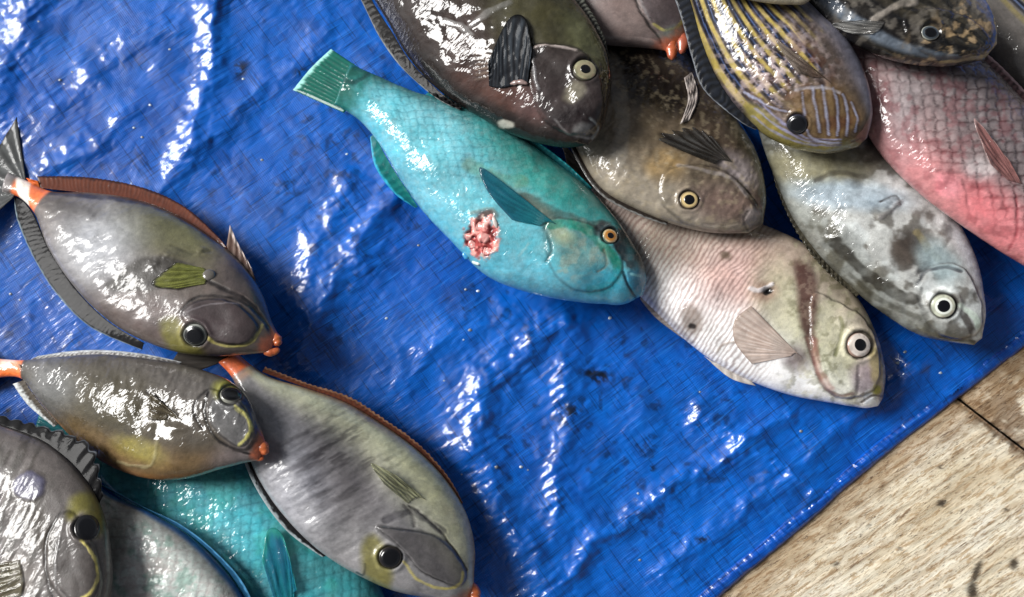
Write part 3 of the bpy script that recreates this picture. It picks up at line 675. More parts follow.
eye(Cf, 390, 557, 10.5, 7.8, c(120, 112, 60), c(30, 26, 26), 5, rim=c(24, 22, 22))

# --- B: middle unicornfish
def p_b(p):
    p.fill(c(86, 74, 60)); p.mix(ss(.35, -.8, p.t) * .5, c(104, 96, 92)); p.blob(110, 405, 52, 34, -20, c(82, 72, 50), .8, .7)
    p.mix(ss(.25, .75, p.t) * ss(.25, .5, p.s) * (1 - ss(.82, .95, p.s)) * .6, c(140, 108, 66)); p.blob(140, 450, 24, 10, -20, c(150, 134, 60), .7, .7)
    p.mix(ss(.85, 1, p.t) * .6, c(178, 122, 66)); p.blob(50, 385, 26, 22, -40, c(124, 120, 116), .6, .8); p.blob(232, 460, 26, 16, 20, c(132, 116, 112), .6, .7)
    p.d += (aniso(p.x, p.y, 70, 18, 6, 6) - .5) * 2.4 * ss(.2, -.6, p.t)
    uni_head(p, [(213, 400), (224, 397), (240, 402), (250, 416), (253, 432), (245, 446), (232, 443), (218, 432), (210, 417)],
             [(236, 405), (247, 415), (252, 428), (247, 438), (240, 445)], [(209, 392), (205, 410), (209, 427), (220, 442), (236, 450), (252, 455)],
             [(214, 384), (232, 379), (246, 388), (247, 396), (232, 390), (218, 398)], c(108, 102, 98))
    p.line([(208, 390), (196, 402), (194, 414), (202, 428)], 1.4, c(50, 44, 42), .8, 1.5, -1.2); p.line([(237, 408), (249, 418), (252, 430)], 3, YEL, .6, 2)
    p.line([(148, 392), (162, 402), (176, 416)], 2, c(50, 44, 40), .6, 2, -.8); p.line([(118, 462), (150, 466), (158, 440)], 2, c(150, 136, 100), .5, 1.5, .8)
    for a in ((132, 408, 5, 12), (150, 430, 5, 8), (176, 428, 12, 4), (156, 412, 9, 9)): p.d += 1.6 * np.exp(-(((p.wx - a[0]) / a[2]) ** 2 + ((p.wy - a[1]) / a[3]) ** 2))
    p.mix((1 - ss(.105, .115, p.s)), ORG); p.mix((1 - ss(.0, .05, np.abs(p.s - .06))) * .6 * (p.t < 0), c(230, 220, 210)); p.mottle(30, .14, 2); p.mottle(3.5, .18, 7)
B = fish('unicornfish', 'small olive brown unicornfish with orange tail stalk, between two larger grey ones', 'fish', GL,
    [((-8, 358), (-8, 378)), ((24, 360), (22, 379)), ((55, 357), (37, 398)), ((98, 354), (60, 425)), ((138, 357), (90, 453)), ((173, 362), (120, 471)),
     ((203, 370), (156, 480)), ((230, 381), (190, 478)), ((249, 399), (222, 469)), ((259, 423), (245, 463)), ((266, 443), (260, 460))], 29, p_b, M_slick, slope=.3)
fin(B, 'tail_fin', [(-6, 356), (-6, 380)], [(-60, 320), (-40, 350), (-42, 385), (-66, 425)], fincol(c(60, 56, 52), c(34, 30, 30), 10), 10, droop=3)
fin(B, 'anal_fin', [(24, 380), (36, 398), (58, 424)], [(13, 384), (28, 405), (54, 427)], fincol(c(74, 68, 60), c(50, 44, 40), 14, None, c(196, 200, 200), .35), 14, .6, droop=3)
fin(B, 'dorsal_fin', [(28, 361), (60, 358), (98, 355), (140, 358), (180, 364)], [(38, 356), (72, 351), (104, 350), (145, 354), (182, 362)], fincol(c(60, 56, 54), c(120, 120, 122), 30, None, c(150, 154, 158), .3), 30, .4, droop=1, nu=130)
fin(B, 'pectoral_fin', [(182, 420), (172, 412), (166, 420)], [(150, 410), (150, 392), (148, 420)], fincol(c(92, 84, 66), c(46, 40, 36), 6), 6, .8, 'top', (1, 3))
fin(B, 'tail_spine', [(14, 366), (22, 370)], [(10, 362), (20, 364)], fincol(c(235, 190, 160), c(226, 104, 38), 2), 2, .3, 'top', (1, 4), nu=12, nv=8)
uni_lips(B, [(250, 441), (262, 447), (266, 455)], [(246, 450), (256, 456), (264, 459)], 5)
eye(B, 231, 395, 9.8, 7.4, c(120, 112, 84), c(26, 24, 24), 5, rim=c(150, 150, 140))

# --- D: corner unicornfish
def p_d(p):
    p.fill(c(98, 90, 86)); p.d += (aniso(p.x, p.y, 62, 34, 7, 16) - .5) * 2.4 * ss(60, 30, p.x) * ss(440, 480, p.y)
    p.mix(ss(.52, .68, aniso(p.x, p.y, 62, 34, 7, 16)) * ss(70, 30, p.x) * .6, c(62, 56, 48)); p.blob(40, 530, 12, 40, 25, c(64, 52, 36), .7, .6)
    uni_head(p, [(66, 512), (76, 520), (92, 545), (99, 575), (96, 594), (80, 602), (64, 592), (56, 570), (58, 540)],
             [(84, 540), (95, 556), (99, 575), (94, 590), (82, 598)], [(62, 512), (48, 535), (45, 560), (50, 590), (62, 612)],
             [(70, 500), (84, 492), (97, 500), (104, 520), (98, 536), (84, 512), (70, 520)], c(82, 74, 70))
    p.line([(62, 530), (57, 560), (56, 590)], 1.2, c(130, 126, 124), .7, 1.2, .8); p.line([(107, 530), (108, 570)], 2, c(150, 146, 140), .5, 2)
    p.blob(30, 486, 16, 14, 0, c(84, 80, 100), .95, .15); p.d += 1.2 * (1 - ss(13, 18, np.hypot(p.wx - 30, p.wy - 486)))
    p.blob(15, 575, 22, 16, 0, c(130, 120, 112), .6, .8); p.blob(8, 590, 20, 6, 10, c(70, 50, 32), .8, .5)
    p.mottle(30, .14, 2); p.mottle(4, .18, 7)
D = fish('unicornfish', 'dark grey unicornfish in the bottom corner, one round purple grey spot on its flank', 'fish', GL,
    [((-215, 398), (-215, 414)), ((-172, 385), (-190, 440)), ((-120, 386), (-170, 500)), ((-60, 400), (-140, 560)), ((0, 424), (-95, 610)), ((47, 443), (-50, 640)),
     ((80, 472), (-5, 660)), ((100, 505), (32, 668)), ((110, 545), (58, 668)), ((111, 590), (72, 664)), ((100, 636), (84, 655))], 31, p_d, M_satin, slope=.25, grain=.08)
fin(D, 'dorsal_fin', [(-60, 400), (0, 424), (30, 435), (52, 447), (80, 474), (99, 504)], [(-64, 388), (0, 414), (42, 424), (72, 432), (96, 446), (104, 494)],
    fincol(c(8, 8, 10), c(26, 27, 30), 15, None, c(90, 94, 100), .04, .3), 15, .3, droop=3, nu=220, ragged=.35, mat=M_finm)
fin(D, 'tail_fin', [(-213, 396), (-213, 416)], [(-262, 350), (-246, 390), (-250, 420), (-272, 465)], fincol(c(60, 56, 52), c(34, 30, 30), 10), 10, droop=3)
eye(D, 87, 528, 11, 8.6, c(70, 66, 50), c(16, 15, 17), 5, rim=c(34, 32, 30), ell=1.15)
uni_lips(D, [(86, 640), (98, 642), (100, 654)], [(80, 648), (90, 652), (96, 658)], 5.5)
fin(D, 'pectoral_fin', [(20, 560), (24, 580), (22, 596)], [(-40, 570), (-46, 590), (-30, 612)], fincol(c(112, 106, 84), c(60, 54, 48), 6), 6, .8, 'top', (1, 4))

# --- A: upper unicornfish
def p_a(p):
    p.fill(c(104, 92, 84)); p.blob(205, 240, 60, 26, -32, c(128, 122, 82), .9, .8); p.blob(150, 230, 40, 24, -20, c(112, 108, 82), .7, .8)
    p.blob(236, 272, 34, 26, -50, c(100, 86, 86), .8, .7); p.blob(165, 320, 60, 24, -20, c(112, 96, 92), .7, .7); p.blob(95, 245, 40, 40, 0, c(160, 158, 160), .75, .8)  # last pale blob paints the silver sheen on the left flank
    p.poly([(106, 288), (124, 268), (148, 256), (186, 262), (196, 278), (150, 290)], c(72, 66, 60), .9, 3)  # dark patch around the pectoral fin, its shadow painted into the skin colour
    p.blob(70, 208, 30, 8, -10, c(72, 66, 64), .6, .7); p.line([(45, 192), (95, 196), (145, 203), (185, 220), (215, 240)], 3, c(48, 40, 36), .7, 3)
    p.d += (aniso(p.x, p.y, 30, 22, 7, 6) - .5) * 2.6 * ss(180, 90, p.x)
    uni_head(p, [(182, 312), (205, 300), (234, 303), (252, 318), (258, 328), (250, 342), (232, 345), (215, 340), (206, 330), (196, 322)],
             [(204, 332), (214, 343), (235, 346), (252, 342), (260, 330), (262, 325)], [(180, 312), (192, 300), (206, 296), (236, 299), (258, 314), (270, 330)],
             [(160, 322), (176, 318), (182, 328), (186, 340), (202, 348), (202, 360), (180, 362), (168, 346)], c(74, 60, 62))
    p.line([(200, 276), (222, 288), (246, 300), (262, 318), (272, 334)], 3, c(34, 28, 28), .8, 2.5, -1.5); p.line([(180, 316), (210, 305), (240, 303)], 1, c(150, 140, 140), .5, 1)
    p.line([(172, 245), (190, 252), (210, 250)], 2, c(90, 84, 60), .5, 2, -.8)
    for a in ((166, 256, 9, 5), (154, 266, 5, 6), (202, 250, 8, 4)): p.d += 1.8 * np.exp(-(((p.wx - a[0]) / a[2]) ** 2 + ((p.wy - a[1]) / a[3]) ** 2)) * fbm(p.x / 3, p.y / 3, 3) * 1.6
    p.mix((1 - ss(.135, .15, p.s)) * ss(.03, .05, p.s), ORG); p.mix((1 - ss(.018, .03, np.abs(p.s - .075 - p.t * .02))), c(232, 214, 200)); p.mix(1 - ss(.02, .045, p.s), c(140, 130, 126))
    p.mottle(34, .14, 2); p.mottle(3.5, .15, 7)
A = fish('unicornfish', 'grey unicornfish with red brown fin and curved tail, topmost of the left heap', 'fish', GL,
    [((8, 172), (2, 192)), ((30, 182), (20, 198)), ((50, 191), (34, 212)), ((92, 193), (48, 246)), ((138, 200), (74, 286)), ((177, 215), (108, 320)),
     ((214, 239), (146, 342)), ((244, 266), (186, 354)), ((263, 296), (224, 356)), ((272, 322), (252, 354)), ((279, 336), (270, 352))], 34, p_a, M_satin, slope=.3)
fin(A, 'tail_fin', [(26, 180), (12, 199)], [(17, 117), (-2, 148), (-26, 186), (-40, 246)], fincol(c(78, 80, 80), c(44, 44, 44), 9, c(96, 98, 98), c(30, 30, 30), .05), 9, .7, droop=2, nv=40)
fin(A, 'anal_fin', [(40, 188), (92, 194), (140, 201), (178, 216), (212, 240), (226, 250)], [(37, 176), (88, 177), (142, 187), (184, 206), (216, 234), (228, 249)],
    fincol(c(86, 42, 28), c(58, 28, 22), 50, c(110, 62, 42), c(52, 28, 28), .14, .4, .6), 50, .15, droop=-1, nu=220, ragged=.05)
fin(A, 'dorsal_fin', [(22, 200), (34, 215), (49, 248), (75, 288), (108, 321), (144, 343)], [(14, 197), (18, 222), (36, 262), (60, 298), (92, 328), (142, 350)],
    fincol(c(12, 12, 14), c(26, 26, 30), 40, None, c(110, 124, 132), .06), 40, .12, droop=4, nu=190, nv=26, mat=M_finm)
fin(A, 'pelvic_fin', [(226, 250), (240, 262), (256, 282)], [(230, 225), (238, 243), (252, 268)], fincol(c(80, 60, 52), c(150, 130, 120), 5, None, c(190, 176, 170), .2), 5, .8, droop=0)
fin(A, 'pectoral_fin', [(204, 268), (208, 275), (205, 284)], [(176, 262), (151, 284), (176, 289)], fincol(c(118, 124, 60), c(64, 66, 34), 7, c(132, 134, 70), c(30, 30, 24), .06), 7, 1.0, 'top', (1.5, 2.5))
dome(A, 209, 275, 6, 2.6, lambda R_, A_: np.zeros(R_.shape + (3,)) + c(100, 96, 90), 'fin_joint', A.root, M_eye)
uni_lips(A, [(266, 330), (275, 338), (279, 346)], [(262, 350), (272, 352), (280, 349)], 5)
eye(A, 195, 335, 11, 8.2, c(100, 100, 80), c(26, 30, 30), 5.5, rim=c(160, 164, 158), ell=.9)
fin(A, 'tail_spine', [(30, 183), (40, 187)], [(26, 178), (38, 181)], fincol(c(226, 120, 60), c(200, 80, 30), 2), 2, .3, 'top', (1, 4), nu=12, nv=8)

# ================================================================== the right heap
# --- J: pink grey striped emperor / large eyed
def p_j(p):
    p.fill(c(214, 194, 182)); q = p.x * .80 + p.y * .56 + (fbm(p.x / 34, p.y / 34, 9) - .5) * 13 - ((p.x - 760) * .5 - (p.y - 300) * .8) ** 2 * .0009
    st = ss(.35, .95, np.sin(q / 4.6 * 2 * math.pi) * .5 + .5) * (1 - ss(750, 790, p.x + (p.y - 290) * .1)) * (.5 + .5 * fbm(p.x / 20, p.y / 20, 6))
    p.mix(ss(.0, -.8, p.t) * .6, c(140, 132, 100)); p.mix(ss(0, .5, p.t) * .9, c(240, 237, 233)); p.blob(740, 275, 50, 30, 20, c(214, 176, 166), .7, .8); p.blob(655, 245, 40, 30, 0, c(130, 122, 104), .7, .8)
    p.mix(st * .7, c(126, 92, 82)); p.d -= st * .08
    p.blob(785, 305, 26, 46, 20, c(186, 184, 152), .7, .6); p.blob(830, 345, 28, 50, 30, c(206, 203, 172), .8, .6)
    p.mix(ss(.5, .7, fbm(p.x / 8, p.y / 8, 29)) * ss(770, 800, p.x) * .5, c(110, 106, 70)); p.mix(ss(.55, .7, fbm(p.x / 10, p.y / 10, 39)) * ss(770, 800, p.x) * .5, c(198, 192, 160))
    p.poly([(794, 262), (806, 264), (816, 276), (818, 300), (814, 330), (815, 350), (806, 340), (800, 320), (797, 290)], c(104, 70, 64), .9, 4); p.mix(ss(.5, .62, fbm(p.x / 6, p.y / 6, 91)) * (1 - ss(6, 14, pdist(p.x, p.y, [(800, 262), (808, 300), (811, 345)]))) * .35, c(180, 160, 140))
    p.line([(806, 338), (814, 362), (822, 384), (838, 396), (852, 394)], 2, c(120, 84, 74), .8, 2, -.8); p.line([(814, 340), (818, 370), (830, 388)], 5, c(176, 116, 104), .5, 3)
    p.line([(835, 355), (842, 330), (840, 318)], 2, c(110, 112, 50), .6, 2, -.5); p.blob(862, 378, 12, 18, 0, c(146, 130, 136), .8, .5); p.line([(858, 366), (856, 392), (848, 400)], 2, c(74, 66, 70), .6, 2, -.8)
    p.blob(874, 366, 6, 24, 10, c(176, 160, 110), .7, .5); p.blob(876, 390, 5, 5, 0, c(190, 180, 20), .9, .5); p.blob(867, 398, 4, 6, 0, c(214, 216, 218), .8, .5)
    p.line([(862, 402), (872, 396), (882, 396)], 1.6, c(80, 60, 50), .8, 1.5, -1.5)
    p.blob(692, 320, 11, 15, 10, c(140, 124, 112), .75, .4); p.blob(692, 326, 3, 2.5, 0, c(30, 20, 18), .9); p.blob(725, 256, 5, 4, 0, c(112, 96, 76), .8)
    p.blob(766, 292, 12, 10, 20, c(150, 120, 104), .7); p.blob(768, 290, 5.5, 4, 20, c(14, 10, 10), 1, .25); p.d -= 4 * np.exp(-(np.hypot(p.x - 768, p.y - 290) / 5) ** 2)
    p.line([(750, 288), (760, 290), (772, 284)], 3, c(220, 214, 212), .9, 1.5, 1.8, False)
    p.line([(718, 352), (724, 344), (740, 342)], 1.6, c(150, 134, 120), .7, 1.5, .8); p.line([(645, 295), (665, 315), (692, 342)], 3, c(110, 100, 96), .5, 3)
    p.blob(796, 358, 14, 12, -20, c(112, 92, 96), .7, .7)
    p.mottle(5, .16, 7); p.mottle(24, .1, 4)
J = fish('striped_fish', 'pinkish grey fish with thin diagonal stripes, brown cheek bar and hole in its side', 'fish', GRT,
    [((596, 180), (583, 204)), ((635, 190), (602, 246)), ((675, 197), (630, 285)), ((715, 207), (662, 318)), ((758, 223), (690, 344)), ((795, 239), (722, 367)),
     ((828, 262), (760, 385)), ((855, 295), (798, 397)), ((872, 326), (832, 403)), ((882, 356), (856, 407)), ((885, 380), (868, 408)), ((883, 398), (878, 406))], 35, p_j, M_skin, hint=(0, 0))
fin(J, 'tail_fin', [(596, 178), (582, 206)], [(560, 140), (566, 170), (545, 190), (530, 215)], fincol(c(132, 122, 110), c(90, 80, 72), 10), 10, droop=6)
fin(J, 'pectoral_fin', [(802, 358), (796, 353), (791, 356)], [(751, 306), (735, 320), (735, 342), (752, 364)], fincol(c(196, 176, 164), c(150, 124, 110), 12, c(222, 208, 198), c(150, 130, 116), .03, .5), 12, .3, 'top', (1, 1.4))
fin(J, 'anal_fin', [(642, 294), (662, 314), (690, 342)], [(640, 299), (656, 318), (682, 338)], fincol(c(150, 140, 134), c(96, 84, 80), 12), 12, .5, droop=4)
fin(J, 'pelvic_fin', [(742, 372), (730, 366), (716, 364)], [(756, 386), (730, 378), (704, 356)], fincol(c(190, 184, 178), c(130, 118, 110), 5), 5, .6, droop=2)
eye(J, 859, 345, 12.5, 6.4, c(226, 216, 206), c(226, 216, 206), 5, rim=c(150, 120, 106))

# --- M: mottled
def p_m(p):
    p.fill(c(184, 186, 182)); p.mix(ss(.45, .56, fbm(p.x / 20, p.y / 20, 3)) * .7, c(92, 86, 76)); p.mix(ss(.5, .66, fbm(p.x / 26, p.y / 26, 23)) * .7, c(206, 212, 210))
    p.mix(ss(.35, .9, p.t) * .6, c(78, 78, 62)); p.mix(ss(-.4, -.9, p.t) * ss(.55, .8, p.s) * .95, c(216, 222, 230)); p.mix(ss(-.5, -.95, p.t) * (1 - ss(.45, .6, p.s)) * .7, c(80, 72, 64))
    p.blob(820, 165, 52, 22, 5, c(140, 136, 110), .9, .5); p.blob(850, 195, 60, 14, -6, c(150, 166, 176), .8, .5); p.line([(816, 180), (840, 172), (864, 176)], 3, c(66, 60, 52), .6, 3, -.8)
    p.line([(836, 244), (856, 264), (884, 286), (914, 300)], 9, c(56, 52, 42), .85, 4); p.line([(850, 274), (880, 300), (920, 318)], 3, c(60, 56, 40), .5, 3)
    p.blob(908, 250, 18, 18, 0, c(84, 74, 66), .85, .5); p.line([(918, 232), (928, 248), (938, 258)], 6, c(150, 138, 92), .8, 3); p.blob(924, 268, 10, 4, 40, c(46, 40, 42), .8)
    p.blob(940, 262, 26, 16, -40, c(156, 172, 174), .9, .5); p.line([(918, 284), (926, 272), (944, 268), (960, 272)], 2, c(74, 78, 84), .8, 2, -1.4); p.line([(922, 288), (920, 302), (928, 318)], 2, c(60, 60, 56), .6, 2, -1)
    p.line([(950, 300), (962, 314), (972, 332)], 5, c(70, 60, 54), .8, 3); p.line([(960, 306), (974, 318), (980, 334)], 4, c(196, 210, 196), .8, 2); p.blob(978, 334, 5, 6, 0, c(205, 208, 204), .8)
    p.line([(940, 336), (958, 340), (975, 341)], 1.5, c(44, 40, 36), .8, 1.5, -1.4)
    p.line([(880, 218), (888, 212), (900, 202)], 3, c(120, 118, 118), .7, 2, 1.8); p.line([(880, 202), (896, 196), (900, 204)], 1.4, c(60, 54, 52), .8, 1.2, -.8)
    for a in ((820, 240, 7, 4), (832, 238, 10, 3), (842, 234, 4, 6), (818, 246, 5, 4)): p.d += 2 * np.exp(-(((p.wx - a[0]) / a[2]) ** 2 + ((p.wy - a[1]) / a[3]) ** 2))
    p.mottle(6, .26, 7); p.mottle(13, .2, 17)
M = fish('mottled_fish', 'mottled silver grey fish with white ringed eye, between the striped fish and the pink one', 'fish', GRT,
    [((770, 62), (752, 76)), ((800, 85), (755, 112)), ((836, 112), (763, 145)), ((872, 139), (774, 175)), ((907, 165), (791, 215)), ((938, 196), (815, 250)),
     ((960, 228), (848, 284)), ((975, 260), (885, 314)), ((982, 292), (925, 337)), ((984, 316), (950, 342)), ((982, 338), (974, 345))], 35, p_m, M_gloss, hint=(0, 0))
fin(M, 'dorsal_fin', [(773, 160), (782, 190), (800, 228), (825, 262), (860, 294)], [(770, 162), (777, 192), (795, 231), (820, 266), (856, 297)], fincol(c(60, 56, 44), c(30, 28, 24), 26), 26, .6, droop=1, nu=130, ragged=.3)
fin(M, 'tail_fin', [(770, 60), (751, 78)], [(740, 16), (738, 40), (720, 50), (704, 74)], fincol(c(92, 88, 72), c(60, 56, 48), 10), 10, droop=6)
eye(M, 943, 306, 12, 6.2, c(196, 200, 180), c(232, 236, 226), 4.5, rim=c(90, 90, 80))

# --- H: the turquoise parrotfish
def p_h(p):
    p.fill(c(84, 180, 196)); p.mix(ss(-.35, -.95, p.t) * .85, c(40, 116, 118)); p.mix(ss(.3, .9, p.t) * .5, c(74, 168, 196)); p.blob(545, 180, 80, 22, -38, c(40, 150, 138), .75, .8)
    sc = (1 - ss(495, 560, p.x + (p.y - 180) * .3)); e, h = scales(p.x, p.y, 143, 12, 10, 3.2, 4)
    p.mix(e * sc * .3 * ss(.3, .6, fbm(p.x / 25, p.y / 25, 12)) * ss(.6, 0, p.t), c(40, 86, 96)); p.d += h * (.2 + .8 * sc) * .26; p.mix((1 - e) * sc * fbm(p.x / 5, p.y / 5, 2) * .25, c(130, 190, 190))
    p.blob(540, 212, 30, 8, -40, c(110, 120, 102), .8, .6); p.line([(524, 196), (556, 214), (580, 222), (606, 228)], 9, c(70, 104, 100), .8, 4)
    p.line([(470, 165), (500, 180), (520, 180)], 10, c(96, 150, 120), .5, 6); p.blob(578, 250, 34, 22, -30, c(92, 152, 152), .8, .6); p.blob(562, 236, 14, 8, -20, c(150, 168, 130), .6, .7)
    p.mix(ss(.5, .68, fbm(p.x / 9, p.y / 9, 33)) * (1 - ss(26, 38, np.hypot(p.x - 580, p.y - 252))) * .6, c(136, 170, 160))
    p.line([(550, 224), (580, 226), (604, 246), (618, 266), (608, 286), (590, 290)], 7, c(10, 142, 122), .85, 4); p.blob(606, 284, 30, 16, -10, c(24, 150, 176), .75, .6)
    p.line([(606, 232), (626, 246), (636, 266)], 17, c(52, 74, 80), .95, 5); p.line([(545, 228), (552, 250), (546, 262)], 1.6, c(60, 110, 116), .7, 2, -1.4); p.line([(604, 250), (607, 264), (598, 272)], 1.5, c(120, 128, 110), .6, 1.5, -.8)
    p.blob(638, 282, 11, 13, 20, c(10, 146, 178), 1, .3); p.line([(624, 272), (628, 284), (636, 298)], 1.8, c(16, 66, 84), .95, 1.5, -2.2, False); p.line([(632, 274), (640, 276)], 2, c(130, 220, 226), .6, 1.5)
    p.line([(470, 214), (484, 208), (495, 212), (494, 226)], 2, c(126, 158, 150), .6, 2, 1); p.blob(486, 214, 10, 5, 0, c(84, 66, 56), .9); w_ = 1 - ss(13, 20, np.hypot((p.wx - 481) / 1.0, (p.wy - 238) / 1.15) + (fbm(p.x / 5, p.y / 5, 92) - .5) * 14); f_ = fbm(p.x / 5.5, p.y / 5.5, 93, 3)
    p.mix(w_, c(150, 74, 72)); p.mix(w_ * ss(.45, .65, f_), c(226, 176, 168)); p.mix(w_ * ss(.42, .3, f_) * .9, c(80, 26, 28)); p.d += w_ * (f_ * 9 - 6.5)
    ed_ = np.exp(-((w_ - .4) / .25) ** 2); p.mix(ed_ * ss(.5, .65, fbm(p.x / 4, p.y / 4, 95)), c(170, 176, 164)); p.d += ed_ * .9
    p.line([(519, 256), (528, 244)], 1.5, c(130, 190, 196), .7); p.mix((1 - ss(.015, .13, p.s + (fbm(p.x / 8, p.y / 8, 3) - .5) * .06)) * .95, c(18, 112, 102)); p.line([(336, 72), (352, 82), (368, 74)], 3, c(30, 66, 70), .6, 3, -1)
    p.mottle(4, .12, 7); p.mottle(18, .16, 4)
H = fish('parrotfish', 'bright turquoise parrotfish with a green tail and a torn pink wound in its belly', 'fish', GRT,
    [((350, 64), (334, 104)), ((384, 79), (360, 121)), ((415, 92), (380, 145)), ((450, 103), (397, 174)), ((490, 119), (421, 209)), ((525, 141), (450, 240)),
     ((560, 166), (487, 276)), ((592, 192), (530, 293)), ((616, 219), (570, 301)), ((633, 244), (603, 304)), ((644, 265), (628, 303)), ((647, 280), (643, 295))], 37, p_h, M_gloss, hint=(0, 0), snout=.07, exps=(2.4, .5))
fin(H, 'tail_fin', [(364, 71), (356, 94), (344, 113)], [(331, 49), (311, 68), (293, 90)], fincol(c(8, 88, 78), c(4, 52, 54), 13, c(10, 96, 78), c(150, 210, 200), .06, .5), 13, .22, droop=20, nv=40)  # pale edge colour paints white glints along the tail tip
fin(H, 'anal_fin', [(374, 134), (388, 160), (403, 184), (418, 207)], [(370, 137), (375, 166), (394, 193), (415, 208)], fincol(c(18, 104, 100), c(10, 66, 74), 10, None, c(50, 160, 190), .14), 10, .8, droop=14)
fin(H, 'pectoral_fin', [(556, 224), (548, 222), (540, 226)], [(508, 186), (480, 167), (488, 192), (512, 220)], fincol(c(24, 112, 122), c(12, 72, 96), 8, c(14, 84, 112), c(10, 60, 84), .05, .5), 8, .3, 'top', (1.5, 3))
fin(H, 'dorsal_fin', [(425, 95), (455, 104), (492, 119), (528, 142), (562, 167), (590, 190)], [(430, 91), (460, 100), (496, 115), (532, 138), (566, 163), (592, 188)], fincol(c(24, 110, 116), c(12, 70, 80), 30, None, c(40, 150, 160), .2), 30, .5, droop=-1, nu=140)
eye(H, 610, 236, 7.6, 3.4, c(206, 176, 130), c(190, 130, 60), 3, rim=c(40, 90, 88))
wr = child_at('wound', np.zeros((3, 3)), np.array([[0, 1, 2, 2]]), M_flesh, H.root, H.root) if False else None
for a, b, r in (((469, 240), (475, 249), 5.2), ((474, 229), (484, 226), 4.6), ((486, 222), (494, 214), 4.0), ((477, 236), (489, 241), 5.6), ((482, 251), (491, 254), 4.8), ((468, 232), (467, 240), 3.4)):
    sausage(H, [a, ((a[0] + b[0]) / 2 + 1.5, (a[1] + b[1]) / 2 - 1), b], r, lipcol(c(226, 172, 164), c(180, 96, 94)), 'flesh_lump', M_flesh, -1.7, n=18, m=14, flat=.62)
for a, b, r, q in (((463, 252), (468, 259), 2.6, c(60, 150, 200)), ((472, 261), (480, 264), 2.4, c(190, 206, 200)), ((493, 216), (497, 228), 2.0, c(200, 190, 184))): sausage(H, [a, b], r, lipcol(q, q * .8), 'torn_skin', M_flesh, .4, n=10, m=10, flat=.5)

# --- I: brown surgeonfish
def p_i(p):
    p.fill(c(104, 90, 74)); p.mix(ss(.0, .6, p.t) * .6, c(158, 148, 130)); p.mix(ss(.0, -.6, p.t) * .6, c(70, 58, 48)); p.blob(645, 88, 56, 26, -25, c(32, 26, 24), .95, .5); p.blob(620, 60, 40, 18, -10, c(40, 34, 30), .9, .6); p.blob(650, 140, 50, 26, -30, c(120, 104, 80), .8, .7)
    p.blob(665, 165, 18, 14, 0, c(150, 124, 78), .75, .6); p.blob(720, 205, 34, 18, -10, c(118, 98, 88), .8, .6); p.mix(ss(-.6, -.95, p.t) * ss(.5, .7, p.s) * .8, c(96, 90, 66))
    p.line([(612, 60), (620, 90), (622, 130), (618, 160)], 10, c(150, 142, 128), .5, 6); p.d += (aniso(p.x, p.y, 60, 10, 5, 8) - .5) * 1.8
    p.line([(662, 135), (700, 152), (732, 172), (750, 195), (758, 212)], 3, c(36, 28, 24), .8, 3, -1.6); p.blob(738, 168, 24, 12, -40, c(150, 138, 134), .75, .6)
    p.line([(678, 165), (700, 170), (730, 178), (748, 196)], 2, c(160, 150, 144), .5, 2, 1); p.line([(704, 225), (724, 226), (738, 223)], 1.5, c(160, 146, 132), .6, 1.5, -.8)
    p.blob(752, 218, 9, 10, 0, c(134, 124, 118), .8); p.line([(748, 212), (744, 220), (748, 230)], 1.5, c(50, 40, 36), .7, 1.5, -1.2)
    p.mix(ss(.56, .7, fbm(p.x / 5, p.y / 5, 31)) * .4, c(150, 136, 110)); p.mottle(14, .26, 4); p.mottle(4.5, .2, 7)
I = fish('surgeonfish', 'brown surgeonfish with folded black side fin, lying over the pinkish striped fish', 'fish', GRT,
    [((596, -22), (572, -10)), ((632, 0), (563, 25)), ((666, 30), (560, 75)), ((696, 65), (566, 120)), ((722, 100), (580, 156)), ((743, 128), (603, 190)),
     ((757, 154), (640, 211)), ((764, 180), (680, 226)), ((766, 204), (718, 233)), ((763, 224), (748, 233))], 32, p_i, M_slick, slope=.3)
fin(I, 'dorsal_fin', [(566, 120), (580, 156), (603, 190), (640, 211), (668, 222)], [(562, 122), (576, 159), (600, 194), (638, 215), (667, 225)], fincol(c(40, 34, 30), c(20, 18, 16), 24, None, c(110, 110, 108), .3), 24, .4, droop=0, nu=120)
fin(I, 'pectoral_fin', [(732, 162), (722, 160), (714, 164)], [(712, 136), (690, 126), (655, 136), (676, 148)], fincol(c(40, 36, 32), c(100, 100, 98), 8, c(28, 24, 22)), 8, 1.6, 'top', (2, 5), ragged=.15)
fin(I, 'pelvic_fin', [(692, 72), (698, 96), (690, 120)], [(684, 78), (688, 100), (680, 124)], fincol(c(186, 176, 170), c(120, 104, 96), 4), 4, 1, 'top', (2, 4))
eye(I, 689, 200, 9, 5.2, c(150, 132, 96), c(206, 182, 130), 3.5, rim=c(60, 48, 40))

